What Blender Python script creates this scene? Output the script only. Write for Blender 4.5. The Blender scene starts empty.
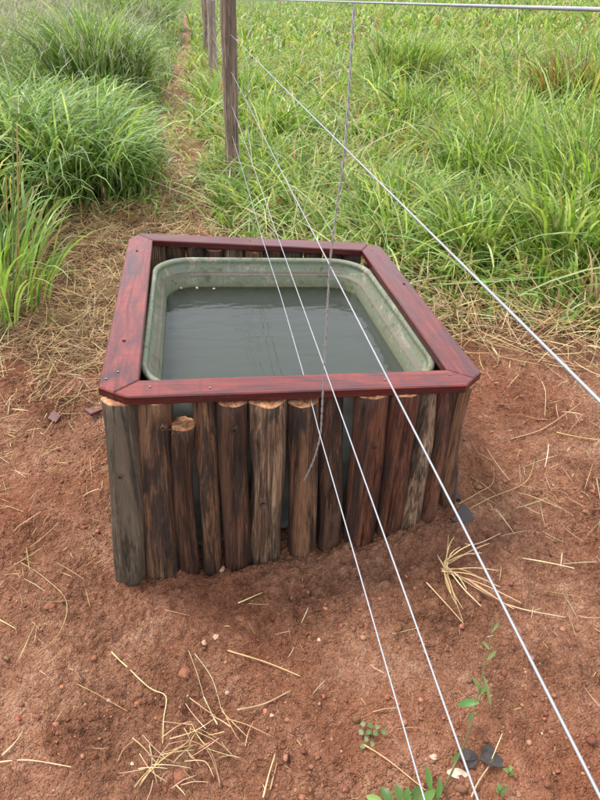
import bpy, math, random
import numpy as np
from mathutils import Matrix, Vector

random.seed(7)
RNG = np.random.default_rng(11)
S = bpy.context.scene
COL = S.collection

# ------------------------------------------------------------------ camera
FPX = 601.0                       # focal length in photo pixels (600 x 800)
CAM_H = 1.6
def _camera_axes():
    d = np.array([193.5 - 300, -2.5 - 400, FPX]); d /= np.linalg.norm(d)      # along the fence = world +Y
    nx = -52.0; ny = (FPX * FPX + 106.5 * 52.0) / 402.5
    n = np.array([nx, ny, FPX]); n /= np.linalg.norm(n)                        # straight down
    up = -n
    return np.stack([np.cross(d, up), d, up])
W = _camera_axes()
def ray(x, y): return W @ np.array([x - 300.0, y - 400.0, FPX])
O = np.array([0, 0, CAM_H])
def on_z(x, y, z): v = ray(x, y); return O + v * ((z - CAM_H) / v[2])
def on_y(x, y, Y): v = ray(x, y); return O + v * (Y / v[1])
def on_x(x, y, X): v = ray(x, y); return O + v * (X / v[0])

cd = bpy.data.cameras.new('camera'); cam = bpy.data.objects.new('camera', cd); COL.objects.link(cam)
cd.sensor_fit = 'VERTICAL'; cd.sensor_height = 24.0; cd.lens = FPX / 800.0 * 24.0
cd.clip_start = 0.02; cd.clip_end = 2000
cam.matrix_world = Matrix(((W[0, 0], -W[0, 1], -W[0, 2], 0), (W[1, 0], -W[1, 1], -W[1, 2], 0),
                           (W[2, 0], -W[2, 1], -W[2, 2], CAM_H), (0, 0, 0, 1)))
S.camera = cam

# ------------------------------------------------------------------ sky, sun, exposure
SUN_EL, SUN_AZ = 57.0, 312.0      # azimuth clockwise from +Y: the veiled sun stands beyond the trough, to the left
wd = bpy.data.worlds.new('World'); S.world = wd; wd.use_nodes = True
nt = wd.node_tree; nt.nodes.clear()
sky = nt.nodes.new('ShaderNodeTexSky'); sky.sky_type = 'NISHITA'; sky.sun_disc = False
sky.sun_elevation = math.radians(SUN_EL); sky.sun_rotation = math.radians(SUN_AZ)
sky.air_density = 1.0; sky.dust_density = 4.0; sky.ozone_density = 1.0
hs = nt.nodes.new('ShaderNodeHueSaturation'); hs.inputs['Saturation'].default_value = 0.35
bg = nt.nodes.new('ShaderNodeBackground'); bg.inputs['Strength'].default_value = 0.145
wo = nt.nodes.new('ShaderNodeOutputWorld')
veil = nt.nodes.new('ShaderNodeMix'); veil.data_type = 'RGBA'; veil.inputs[0].default_value = 0.75      # even cloud cover
veil.inputs[7].default_value = (8.5, 9.0, 9.9, 1)
nt.links.new(sky.outputs[0], hs.inputs['Color']); nt.links.new(hs.outputs[0], veil.inputs[6]); nt.links.new(veil.outputs[2], bg.inputs['Color']); nt.links.new(bg.outputs[0], wo.inputs['Surface'])
sl = bpy.data.lights.new('sun', 'SUN'); sl.energy = 2.4; sl.angle = math.radians(13); sl.color = (1.0, 0.95, 0.88)
so = bpy.data.objects.new('sun', sl); COL.objects.link(so)
_a, _e = math.radians(SUN_AZ), math.radians(SUN_EL)
sdir = Vector((math.sin(_a) * math.cos(_e), math.cos(_a) * math.cos(_e), math.sin(_e)))
so.rotation_euler = (-sdir).to_track_quat('-Z', 'Y').to_euler(); so.location = (-5, 9, 9)
S.view_settings.view_transform = 'Standard'; S.view_settings.look = 'None'
S.view_settings.exposure = 0.7; S.view_settings.gamma = 1.0; S.view_settings.use_curve_mapping = False

S.cycles.max_bounces = 5; S.cycles.diffuse_bounces = 2; S.cycles.glossy_bounces = 3; S.cycles.transmission_bounces = 4; S.cycles.transparent_max_bounces = 8; S.cycles.volume_bounces = 1

# ------------------------------------------------------------------ helpers
def tag(o, label=None, cat=None, group=None, kind=None):
    if label: o['label'] = label
    if cat: o['category'] = cat
    if group: o['group'] = group
    if kind: o['kind'] = kind
    return o

def empty(name, loc, label, cat, group=None):
    o = bpy.data.objects.new(name, None); COL.objects.link(o); o.location = loc; o.empty_display_size = 0.1
    return tag(o, label, cat, group)

def wloc(o):
    v = Vector((0, 0, 0))
    while o is not None: v = v + o.location; o = o.parent
    return v

def obj(name, verts, faces, mat, parent=None, smooth=True, origin=None, mat_idx=None, attrs=None):
    """one mesh object from world-space vertices; origin = centre of its base unless given"""
    v = np.asarray(verts, dtype=np.float64).reshape(-1, 3)
    if origin is None:
        origin = np.array([(v[:, 0].min() + v[:, 0].max()) / 2, (v[:, 1].min() + v[:, 1].max()) / 2, v[:, 2].min()])
    origin = np.asarray(origin, float)
    me = bpy.data.meshes.new(name)
    me.from_pydata((v - origin).tolist(), [], faces)
    ms = mat if isinstance(mat, (list, tuple)) else [mat]
    for m in ms: me.materials.append(m)
    if mat_idx is not None: me.polygons.foreach_set('material_index', np.asarray(mat_idx, dtype=np.int32))
    if smooth: me.polygons.foreach_set('use_smooth', np.ones(len(me.polygons), dtype=bool))
    if attrs:
        for k, a in attrs.items(): add_attr(me, k, a)
    me.update()
    o = bpy.data.objects.new(name, me); COL.objects.link(o)
    o.parent = parent
    o.location = Vector(origin) - (wloc(parent) if parent else Vector((0, 0, 0)))
    return o

def add_attr(me, name, a):
    a = np.asarray(a, dtype=np.float32)
    if a.ndim == 1:
        at = me.attributes.new(name, 'FLOAT', 'POINT'); at.data.foreach_set('value', a)
    else:
        at = me.attributes.new(name, 'FLOAT_COLOR', 'POINT')
        c = np.ones((len(a), 4), np.float32); c[:, :3] = a; at.data.foreach_set('color', c.ravel())

def big_mesh(name, verts, quads, mat, attrs=None, smooth=True):
    """fast mesh for large arrays; quads is (n,4) (a triangle repeats nothing: use big_mesh only with quads)"""
    me = bpy.data.meshes.new(name)
    n, q = len(verts), len(quads)
    me.vertices.add(n); me.vertices.foreach_set('co', np.asarray(verts, np.float32).ravel())
    me.loops.add(q * 4); me.loops.foreach_set('vertex_index', np.asarray(quads, np.int32).ravel())
    me.polygons.add(q); me.polygons.foreach_set('loop_start', np.arange(0, q * 4, 4, dtype=np.int32))
    me.polygons.foreach_set('loop_total', np.full(q, 4, np.int32))
    me.materials.append(mat)
    me.polygons.foreach_set('use_smooth', np.full(q, smooth, dtype=bool))
    if attrs:
        for k, a in attrs.items(): add_attr(me, k, a)
    me.update(calc_edges=True)
    o = bpy.data.objects.new(name, me); COL.objects.link(o)
    return o

# value noise -------------------------------------------------------
_lat = np.random.default_rng(3).random((256, 256))
def vnoise(x, y):
    xi = np.floor(x).astype(int); yi = np.floor(y).astype(int)
    fx = x - xi; fy = y - yi
    fx = fx * fx * (3 - 2 * fx); fy = fy * fy * (3 - 2 * fy)
    a = _lat[xi & 255, yi & 255]; b = _lat[(xi + 1) & 255, yi & 255]
    c = _lat[xi & 255, (yi + 1) & 255]; d = _lat[(xi + 1) & 255, (yi + 1) & 255]
    return (a * (1 - fx) + b * fx) * (1 - fy) + (c * (1 - fx) + d * fx) * fy - 0.5
def fbm(x, y, oct=4, lac=2.03, gain=0.5):
    s = 0; a = 1.0
    for i in range(oct):
        s = s + a * vnoise(x + 17.3 * i, y + 9.1 * i); x = x * lac; y = y * lac; a *= gain
    return s
def sstep(a, b, x):
    t = np.clip((x - a) / (b - a), 0, 1); return t * t * (3 - 2 * t)

# terrain -----------------------------------------------------------
GX = [-3.0, -1.2, -.31, -.045, .19, .45, .7, .9, 1.3, 2.5, 6]
GZ = [-.07, -.085, -.105, -.115, -.07, .005, .07, .10, .10, .14, .2]
def ground0(x, y):
    x = np.asarray(x, float); y = np.asarray(y, float)
    g0 = np.interp(x, GX, GZ)
    w = sstep(3.2, 6.0, y)
    far = .06 + .022 * np.clip(y - 6, 0, 9) + .03 * np.clip(x, 0, 6) * (1 - sstep(20, 60, y))
    rise = .055 * np.clip(y - 8, 0, 400) * sstep(.05, .5, x / np.maximum(y, 1.0)) + 0.012 * np.clip(y - 25, 0, 400)
    return (1 - w) * g0 + w * far + rise
def ground(x, y):
    x = np.asarray(x, float); y = np.asarray(y, float)
    z = ground0(x, y)
    near = 1 - sstep(6, 14, y)
    z = z + near * (.035 * fbm(x * 1.7, y * 1.7, 3) + .034 * fbm(x * 6, y * 6, 3)) + (1 - near) * .15 * fbm(x * .5, y * .5, 2)
    return z
def ground_fine(x, y):
    n = fbm(x * 24, y * 24, 4, 2.1, .6)
    rough = .5 + .5 * sstep(-.18, .22, fbm(x * 3.1 + 2, y * 3.1, 3))          # crumbly patches between trodden smooth ones
    return ground(x, y) + rough * (1 - sstep(4, 7, y)) * (.026 * n + .022 * np.abs(fbm(x * 44 + 4, y * 44, 3)) - .011 * np.abs(fbm(x * 75, y * 75 + 7, 2)))
def on_ground(px, py):
    v = ray(px, py); t = 0.3
    for i in range(60):
        p = O + v * t
        h = p[2] - float(ground_fine(p[0], p[1]))
        t += h / -v[2] * 0.8 if v[2] < 0 else 1
    return O + v * t

# ------------------------------------------------------------------ materials
def mat(name):
    m = bpy.data.materials.new(name); m.use_nodes = True
    t = m.node_tree; t.nodes.clear()
    out = t.nodes.new('ShaderNodeOutputMaterial'); b = t.nodes.new('ShaderNodeBsdfPrincipled')
    t.links.new(b.outputs[0], out.inputs['Surface'])
    return m, t, b
def N(t, kind, **kw):
    n = t.nodes.new(kind)
    for k, v in kw.items(): setattr(n, k, v)
    return n
def noise(t, vec, scale, detail=4, rough=.55, dist=0.0):
    n = N(t, 'ShaderNodeTexNoise'); n.inputs['Scale'].default_value = scale; n.inputs['Detail'].default_value = detail
    n.inputs['Roughness'].default_value = rough; n.inputs['Distortion'].default_value = dist
    t.links.new(vec, n.inputs['Vector']); return n.outputs['Fac']
def ramp(t, fac, stops):
    r = N(t, 'ShaderNodeValToRGB'); t.links.new(fac, r.inputs[0])
    e = r.color_ramp.elements
    while len(e) < len(stops): e.new(.5)
    for i, (p, c) in enumerate(stops):
        e[i].position = p; e[i].color = (*c, 1) if len(c) == 3 else c
    return r.outputs[0]
def mixc(t, fac, a, b, mode='MIX'):
    n = N(t, 'ShaderNodeMix', data_type='RGBA', blend_type=mode)
    for sock, val in ((n.inputs[0], fac), (n.inputs[6], a), (n.inputs[7], b)):
        if hasattr(val, 'is_output'): t.links.new(val, sock)
        elif isinstance(val, (int, float)): sock.default_value = val
        else: sock.default_value = (*val, 1)
    return n.outputs[2]
def math_(t, op, a, b=0.0, c=None):
    n = N(t, 'ShaderNodeMath', operation=op)
    for i, val in enumerate((a, b) if c is None else (a, b, c)):
        if hasattr(val, 'is_output'): t.links.new(val, n.inputs[i])
        else: n.inputs[i].default_value = val
    return n.outputs[0]
def bump(t, b, h, strength, dist):
    n = N(t, 'ShaderNodeBump'); n.inputs['Strength'].default_value = strength; n.inputs['Distance'].default_value = dist
    t.links.new(h, n.inputs['Height']); t.links.new(n.outputs[0], b.inputs['Normal'])
def coords(t, scale=(1, 1, 1), rnd=True):
    tc = N(t, 'ShaderNodeTexCoord'); mp = N(t, 'ShaderNodeMapping'); mp.inputs['Scale'].default_value = scale
    src = tc.outputs['Object']
    if rnd:
        oi = N(t, 'ShaderNodeObjectInfo'); ad = N(t, 'ShaderNodeVectorMath', operation='MULTIPLY_ADD')
        t.links.new(oi.outputs['Random'], ad.inputs[0]); ad.inputs[1].default_value = (37, 53, 91); t.links.new(src, ad.inputs[2]); src = ad.outputs[0]
    t.links.new(src, mp.inputs['Vector']); return src, mp.outputs[0]

def wood_log(name, cols, rough=(.45, .75), stain=(.02, .014, .011), stain_amt=.8, spec=.5, k=.8):
    cols = [tuple(x * k for x in c) for c in cols]
    m, t, b = mat(name)
    src, v = coords(t, (1, 1, .035)); _, va = coords(t, (1, 1, .012))
    g1 = noise(t, v, 32, 8, .7, .25); g2 = noise(t, va, 210, 5, .7)
    f = math_(t, 'MULTIPLY_ADD', g2, .5, math_(t, 'MULTIPLY', g1, .5))
    c = ramp(t, f, [(.40, cols[0]), (.475, cols[1]), (.535, cols[2]), (.61, cols[3])])
    src2, v2 = coords(t, (1, 1, .16))
    st = noise(t, v2, 16, 7, .68, .4)
    sm = ramp(t, st, [(.47, (0, 0, 0)), (.56, (1, 1, 1))])
    c = mixc(t, math_(t, 'MULTIPLY', sm, stain_amt), c, stain)
    lp = ramp(t, noise(t, coords(t, (1, 1, .09))[1], 13, 5, .6, .5), [(.555, (0, 0, 0)), (.61, (1, 1, 1))])      # strips where the bark came off
    c = mixc(t, math_(t, 'MULTIPLY', lp, .55), c, mixc(t, .5, cols[2], cols[3]))
    # scuffed pale fibres and small dark checks along the grain
    sc_ = noise(t, v, 75, 4, .75)
    c = mixc(t, math_(t, 'MULTIPLY', ramp(t, sc_, [(.62, (0, 0, 0)), (.72, (1, 1, 1))]), .6), c, cols[3])
    crk = ramp(t, noise(t, va, 60, 3, .6), [(.30, (1, 1, 1)), (.37, (0, 0, 0))])
    c = mixc(t, math_(t, 'MULTIPLY', crk, .8), c, (.012, .008, .006))
    # soil rubbed and splashed on, blotchy
    dirt = ramp(t, noise(t, src, 40, 6, .75), [(.60, (0, 0, 0)), (.72, (1, 1, 1))])
    c = mixc(t, math_(t, 'MULTIPLY', dirt, .35), c, (.20, .10, .065))
    t.links.new(c, b.inputs['Base Color'])
    rr = N(t, 'ShaderNodeMapRange'); rr.inputs[3].default_value = rough[0]; rr.inputs[4].default_value = rough[1]
    t.links.new(g1, rr.inputs[0]); t.links.new(rr.outputs[0], b.inputs['Roughness'])
    b.inputs['Specular IOR Level'].default_value = spec
    h = math_(t, 'SUBTRACT', f, math_(t, 'MULTIPLY', crk, .5))
    bump(t, b, h, 1.0, .02)
    return m
M = {}
M['log_grey'] = wood_log('weathered_grey_log', [(.028, .019, .012), (.095, .068, .043), (.17, .122, .076), (.28, .21, .14)], stain=(.06, .050, .027), stain_amt=.6, rough=(.55, .85))
M['log_brown'] = wood_log('brown_log', [(.030, .012, .006), (.14, .060, .027), (.25, .118, .055), (.40, .22, .115)], stain_amt=.85)
M['log_dark'] = wood_log('dark_oiled_log', [(.014, .006, .004), (.068, .027, .013), (.13, .054, .026), (.26, .14, .075)], stain_amt=.8, rough=(.38, .65))
M['log_red'] = wood_log('red_brown_oiled_log', [(.022, .008, .005), (.115, .036, .017), (.19, .066, .031), (.30, .13, .07)], stain_amt=.7, rough=(.32, .6))
M['log_pale'] = wood_log('pale_streaked_log', [(.035, .018, .010), (.15, .080, .044), (.36, .215, .12), (.66, .47, .30)], stain_amt=.7)
M['post'] = wood_log('fence_post_wood', [(.06, .038, .025), (.19, .125, .085), (.32, .22, .155), (.47, .36, .27)], stain=(.06, .038, .026), stain_amt=.6, rough=(.6, .9), k=1.15)
def end_grain():
    m, t, b = mat('sawn_end_grain')
    src, v = coords(t)
    f = noise(t, v, 60, 6, .7)
    c = ramp(t, f, [(.36, (.18, .065, .026)), (.5, (.46, .20, .085)), (.66, (.64, .38, .20))])
    st = noise(t, v, 18, 3, .5)
    c = mixc(t, ramp(t, st, [(.5, (0, 0, 0)), (.7, (.8, .8, .8))]), c, (.17, .05, .025))
    t.links.new(c, b.inputs['Base Color']); b.inputs['Roughness'].default_value = .8
    bump(t, b, noise(t, v, 150, 4, .7), .8, .004)
    return m
M['end'] = end_grain()

def rim_wood(name, axis, bright, blot):
    m, t, b = mat(name)
    sc = (1, .05, 1) if axis == 'y' else (.05, 1, 1)
    sc2 = (1, .33, 1) if axis == 'y' else (.33, 1, 1)
    src, v = coords(t, sc); _, v2 = coords(t, sc2)
    g = noise(t, v, 60, 6, .65, .4); g3 = noise(t, v, 190, 3, .6)
    f = math_(t, 'MULTIPLY_ADD', g3, .4, math_(t, 'MULTIPLY', g, .65))
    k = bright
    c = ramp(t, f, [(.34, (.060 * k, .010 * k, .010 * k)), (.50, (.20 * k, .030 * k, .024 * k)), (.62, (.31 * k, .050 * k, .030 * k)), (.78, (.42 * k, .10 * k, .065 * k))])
    st = noise(t, v2, 9, 6, .62, 1.0)
    sm = ramp(t, st, [(.44, (0, 0, 0)), (.66, (1, 1, 1))])
    c = mixc(t, math_(t, 'MULTIPLY', sm, blot), c, (.040, .014, .018))
    # saw marks across the board
    _, v3 = coords(t, (.05, 1, 1) if axis == 'y' else (1, .05, 1))
    sw = noise(t, v3, 55, 2, .5)
    c = mixc(t, math_(t, 'MULTIPLY', ramp(t, sw, [(.58, (0, 0, 0)), (.70, (1, 1, 1))]), .45), c, (.085, .018, .02))
    # rubbed pale spots
    sp = noise(t, src, 75, 5, .7)
    c = mixc(t, math_(t, 'MULTIPLY', ramp(t, sp, [(.66, (0, 0, 0)), (.74, (1, 1, 1))]), .3), c, (.33, .17, .15))
    t.links.new(c, b.inputs['Base Color'])
    b.inputs['Specular IOR Level'].default_value = .38
    rg = ramp(t, st, [(.3, (.42, .42, .42)), (.7, (.30, .30, .30))]); t.links.new(rg, b.inputs['Roughness'])
    bump(t, b, math_(t, 'ADD', f, math_(t, 'MULTIPLY', sw, .4)), .35, .004)
    return m
M['rim_edge'] = rim_wood('shade_darkened_board_edge', 'x', .28, .6)  # side faces coloured darker, shade on the board edges put into the wood colour
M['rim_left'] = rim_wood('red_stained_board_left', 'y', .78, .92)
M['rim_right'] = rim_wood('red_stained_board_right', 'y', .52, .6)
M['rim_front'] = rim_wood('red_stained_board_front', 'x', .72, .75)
M['rim_back'] = rim_wood('red_stained_board_back', 'x', .45, .6)

def simple(name, col, rough=.6, metal=0.0, var=.25, scale=30, bumpd=0.0):
    m, t, b = mat(name)
    src, v = coords(t)
    f = noise(t, v, scale, 5, .6)
    a = tuple(x * (1 - var) for x in col); c = tuple(min(1, x * (1 + var)) for x in col)
    t.links.new(ramp(t, f, [(.3, a), (.7, c)]), b.inputs['Base Color'])
    b.inputs['Roughness'].default_value = rough; b.inputs['Metallic'].default_value = metal
    if bumpd: bump(t, b, f, .7, bumpd)
    return m
M['wire'] = simple('galvanised_wire', (.31, .32, .34), .5, .4, .12, 60)
M['stay'] = simple('dull_galvanised_stay_wire', (.37, .37, .37), .45, .5, .3, 90)
M['screw'] = simple('screw_steel', (.22, .19, .17), .5, .7, .2, 200)
M['hole'] = simple('dark_bolt_hole', (.012, .007, .006), .9)
M['offcut'] = simple('dark_stained_offcut', (.032, .017, .017), .6, 0, .4, 40, .003)
M['offcut_red'] = simple('red_brown_offcut', (.13, .045, .034), .6, 0, .4, 40, .003)
M['dead_leaf'] = simple('dead_leaf', (.035, .027, .022), .8, 0, .4, 60, .003)
M['pale_stone'] = simple('pale_pinkish_stone', (.52, .33, .24), .85, 0, .25, 50, .004)
M['red_stone'] = simple('rust_red_stone', (.23, .085, .043), .9, 0, .35, 40, .005)
M['flake'] = simple('pale_dry_flake', (.50, .38, .28), .8, 0, .2, 50, .002)

def tub_mat():
    m, t, b = mat('patinated_tub')
    src, v = coords(t, rnd=False)
    f = noise(t, v, 14, 7, .68, .4); g = noise(t, v, 70, 5, .7)
    c = ramp(t, f, [(.36, (.075, .085, .05)), (.45, (.17, .175, .10)), (.53, (.12, .165, .12)), (.58, (.21, .215, .135)), (.68, (.36, .36, .26))])
    rs = ramp(t, math_(t, 'MULTIPLY_ADD', g, .6, math_(t, 'MULTIPLY', f, .4)), [(.50, (0, 0, 0)), (.60, (1, 1, 1))])
    tc = N(t, 'ShaderNodeTexCoord'); sp = N(t, 'ShaderNodeSeparateXYZ'); t.links.new(tc.outputs['Object'], sp.inputs[0])
    z = sp.outputs['Z']
    hi = ramp(t, z, [(.40, (0, 0, 0)), (.46, (1, 1, 1))])          # freckled rust and teal only on the upper band
    c = mixc(t, math_(t, 'MULTIPLY', math_(t, 'MULTIPLY', rs, hi), .65), c, (.13, .075, .05))
    seam = ramp(t, math_(t, 'ABSOLUTE', math_(t, 'SUBTRACT', math_(t, 'ADD', z, math_(t, 'MULTIPLY', math_(t, 'SUBTRACT', g, .5), .012)), .528)), [(.003, (1, 1, 1)), (.009, (0, 0, 0))])
    c = mixc(t, math_(t, 'MULTIPLY', seam, .7), c, (.085, .055, .035))
    al = noise(t, v, 9, 5, .6)
    lo = ramp(t, math_(t, 'ADD', z, math_(t, 'MULTIPLY', math_(t, 'SUBTRACT', al, .5), .10)), [(.468, (1, 1, 1)), (.505, (0, 0, 0))])
    alg = ramp(t, g, [(.3, (.075, .078, .035)), (.7, (.17, .165, .085))])
    c = mixc(t, math_(t, 'MULTIPLY', lo, .85), c, alg)
    deep = ramp(t, math_(t, 'ADD', z, math_(t, 'MULTIPLY', math_(t, 'SUBTRACT', al, .5), .12)), [(.28, (1, 1, 1)), (.35, (0, 0, 0))])
    c = mixc(t, deep, c, (.05, .055, .03))
    t.links.new(c, b.inputs['Base Color']); b.inputs['Roughness'].default_value = .6
    bump(t, b, f, .3, .006)
    return m
M['tub'] = tub_mat()
M['tub_outside'] = simple('grey_green_tub_outside', (.30, .33, .28), .6, 0, .35, 12, .004)

def water_mat():
    m = bpy.data.materials.new('murky_water'); m.use_nodes = True; t = m.node_tree; t.nodes.clear()
    out = N(t, 'ShaderNodeOutputMaterial')
    fr = N(t, 'ShaderNodeFresnel'); fr.inputs['IOR'].default_value = 1.33
    gl = N(t, 'ShaderNodeBsdfGlossy'); gl.inputs['Roughness'].default_value = .0
    tr = N(t, 'ShaderNodeBsdfTransparent'); tr.inputs['Color'].default_value = (.93, .95, .90, 1)
    mx = N(t, 'ShaderNodeMixShader')
    tc = N(t, 'ShaderNodeTexCoord'); mp = N(t, 'ShaderNodeMapping'); mp.inputs['Scale'].default_value = (.6, 1.5, 1)
    mp.inputs['Rotation'].default_value = (0, 0, .25)
    t.links.new(tc.outputs['Object'], mp.inputs['Vector'])
    n = noise(t, mp.outputs[0], 11, 2, .45, .5)
    bp = N(t, 'ShaderNodeBump'); bp.inputs['Strength'].default_value = .2; bp.inputs['Distance'].default_value = .014
    t.links.new(n, bp.inputs['Height'])
    t.links.new(bp.outputs[0], fr.inputs['Normal']); t.links.new(bp.outputs[0], gl.inputs['Normal'])
    t.links.new(fr.outputs[0], mx.inputs[0]); t.links.new(tr.outputs[0], mx.inputs[1]); t.links.new(gl.outputs[0], mx.inputs[2])
    t.links.new(mx.outputs[0], out.inputs['Surface'])
    vo = N(t, 'ShaderNodeVolumePrincipled'); vo.inputs['Color'].default_value = (.15, .16, .165, 1); vo.inputs['Density'].default_value = 11.0
    vo.inputs['Absorption Color'].default_value = (.40, .42, .36, 1)
    t.links.new(vo.outputs[0], out.inputs['Volume'])
    return m
M['water'] = water_mat()

def blade_mat(name, rough=.45, trans=.35, spec=.4):
    m = bpy.data.materials.new(name); m.use_nodes = True; t = m.node_tree; t.nodes.clear()
    out = N(t, 'ShaderNodeOutputMaterial'); b = N(t, 'ShaderNodeBsdfPrincipled'); tl = N(t, 'ShaderNodeBsdfTranslucent'); mx = N(t, 'ShaderNodeMixShader')
    at = N(t, 'ShaderNodeAttribute'); at.attribute_name = 'col'
    tc = N(t, 'ShaderNodeTexCoord')
    n = noise(t, tc.outputs['Object'], 14, 3, .6)
    c = mixc(t, 1.0, at.outputs['Color'], ramp(t, n, [(.3, (.78, .78, .78)), (.7, (1.2, 1.2, 1.2))]), 'MULTIPLY')
    t.links.new(c, b.inputs['Base Color']); b.inputs['Roughness'].default_value = rough; b.inputs['Specular IOR Level'].default_value = spec
    t.links.new(mixc(t, 1.0, c, (1.2, 1.15, .75) if trans > .2 else (1, .9, .7), 'MULTIPLY'), tl.inputs['Color'])
    mx.inputs[0].default_value = trans
    t.links.new(b.outputs[0], mx.inputs[1]); t.links.new(tl.outputs[0], mx.inputs[2]); t.links.new(mx.outputs[0], out.inputs['Surface'])
    return m
M['blade'] = blade_mat('grass_blade', .42, .42, .45)
M['straw'] = blade_mat('dry_straw', .7, .12, .3)

def soil_mat():
    m, t, b = mat('red_soil')
    tc = N(t, 'ShaderNodeTexCoord'); v = tc.outputs['Object']
    f1 = noise(t, v, 3.2, 6, .6, .3); f2 = noise(t, v, 30, 6, .65); f3 = noise(t, v, 160, 4, .7)
    wv = N(t, 'ShaderNodeVectorMath', operation='MULTIPLY_ADD'); nc = N(t, 'ShaderNodeTexNoise'); nc.inputs['Scale'].default_value = 60; nc.inputs['Detail'].default_value = 3
    t.links.new(v, nc.inputs['Vector']); t.links.new(nc.outputs['Color'], wv.inputs[0]); wv.inputs[1].default_value = (.005, .005, .005); t.links.new(v, wv.inputs[2])
    cells = []
    for sc_ in (75, 190):
        vo = N(t, 'ShaderNodeTexVoronoi'); vo.inputs['Scale'].default_value = sc_; t.links.new(wv.outputs[0], vo.inputs['Vector'])
        sx_ = N(t, 'ShaderNodeSeparateColor'); t.links.new(vo.outputs['Color'], sx_.inputs[0]); cells.append((vo.outputs['Distance'], sx_.outputs[0]))
    f = math_(t, 'MULTIPLY_ADD', f3, .14, math_(t, 'MULTIPLY_ADD', f2, .34, math_(t, 'MULTIPLY', f1, .50)))
    f = math_(t, 'ADD', f, math_(t, 'MULTIPLY', math_(t, 'SUBTRACT', cells[0][1], .5), .05))
    f = math_(t, 'ADD', f, math_(t, 'MULTIPLY', math_(t, 'SUBTRACT', cells[1][1], .5), .07))
    c = ramp(t, f, [(.34, (.105, .042, .021)), (.43, (.235, .099, .052)), (.52, (.345, .158, .088)), (.62, (.50, .28, .175))])
    # redder fresh earth on the right of the trough
    rd = noise(t, v, 1.3, 3, .5)
    c = mixc(t, math_(t, 'MULTIPLY', ramp(t, rd, [(.45, (0, 0, 0)), (.65, (1, 1, 1))]), .45), c, (.34, .106, .046))
    at = N(t, 'ShaderNodeAttribute'); at.attribute_name = 'painted_shade'
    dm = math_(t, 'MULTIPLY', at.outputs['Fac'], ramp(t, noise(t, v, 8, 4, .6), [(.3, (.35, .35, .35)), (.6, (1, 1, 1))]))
    c = mixc(t, math_(t, 'MULTIPLY', dm, .8), c, mixc(t, 1.0, c, (.50, .46, .46), 'MULTIPLY'))  # darkens the soil colour where the trough's shade is painted
    ag = N(t, 'ShaderNodeAttribute'); ag.attribute_name = 'thatch'
    th = ramp(t, f2, [(.3, (.045, .048, .018)), (.5, (.085, .085, .034)), (.7, (.17, .135, .065))])
    c = mixc(t, ag.outputs['Fac'], c, th)
    # distant pasture, where blades are no longer built one by one
    af = N(t, 'ShaderNodeAttribute'); af.attribute_name = 'pasture'
    pg = ramp(t, noise(t, v, 1.1, 8, .7), [(.3, (.045, .075, .018)), (.5, (.085, .125, .03)), (.7, (.15, .18, .06))])
    c = mixc(t, af.outputs['Fac'], c, pg)
    t.links.new(c, b.inputs['Base Color']); b.inputs['Roughness'].default_value = .92; b.inputs['Specular IOR Level'].default_value = .25
    hh = math_(t, 'SUBTRACT', math_(t, 'MULTIPLY_ADD', f3, .35, math_(t, 'MULTIPLY', f2, .7)), math_(t, 'MULTIPLY_ADD', cells[1][0], .45, math_(t, 'MULTIPLY', cells[0][0], .6)))
    bump(t, b, hh, 1.0, .024)
    return m
M['soil'] = soil_mat()
def clod_mat():
    m, t, b = mat('soil_clod')
    at = N(t, 'ShaderNodeAttribute'); at.attribute_name = 'col'
    tc = N(t, 'ShaderNodeTexCoord'); n = noise(t, tc.outputs['Object'], 180, 4, .7)
    t.links.new(mixc(t, 1.0, at.outputs['Color'], ramp(t, n, [(.3, (.7, .7, .7)), (.7, (1.25, 1.25, 1.25))]), 'MULTIPLY'), b.inputs['Base Color'])
    b.inputs['Roughness'].default_value = .92; b.inputs['Specular IOR Level'].default_value = .25
    bump(t, b, n, .8, .004)
    return m
M['clod'] = clod_mat()

# ------------------------------------------------------------------ zones on the ground
PY = [4.6, 6.0, 9.5, 12.5, 24, 60]; PX = [-.15, -.17, -.30, -.35, -.25, -.6]; PW = [.32, .25, .25, .24, .14, .05]
def path_dist(x, y):               # <1 inside the path
    return np.abs(x - np.interp(y, PY, PX) - .12 * np.sin(y * 1.9) * sstep(5.5, 7, y)) / (np.interp(y, PY, PW) * (1 + .9 * fbm(y * .9, y * 0 + 2.0, 2)))
BX = [-3.5, -1.6, -1.15, -1.0, -.30, -.05, .0, .85, 1.0, 1.4, 1.9, 2.6, 5]
BY = [2.9, 3.0, 3.15, 5.05, 5.25, 5.1, 3.6, 3.5, 3.15, 2.95, 2.75, 2.6, 2.6]
def grass_edge(x): return np.interp(x, BX, BY)
def grassy(x, y):
    e = sstep(-.22, .25, y - grass_edge(x) + .35 * fbm(x * 2.3, y * 2.3, 3))
    p = sstep(.75, 1.35, path_dist(x, y) + .8 * fbm(x * 3.5, y * 2.2, 3)) 
    return e * np.where(y > 4.6, p, 1.0)

# ------------------------------------------------------------------ ground
def axis(lo, hi, step, far_lo, far_hi, ratio):
    a = list(np.arange(lo, hi, step))
    s, p = step, lo; left = []
    while p > far_lo: s *= ratio; p -= s; left.append(p)
    s, p = step, a[-1]; right = []
    while p < far_hi: s *= ratio; p += s; right.append(p)
    return np.array(left[::-1] + a + right)
gx = axis(-1.15, 1.9, .0062, -400, 400, 1.09); gy = axis(.42, 3.0, .0062, -60, 700, 1.085)
X, Y = np.meshgrid(gx, gy, indexing='xy')
Z = ground_fine(X, Y)
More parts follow.
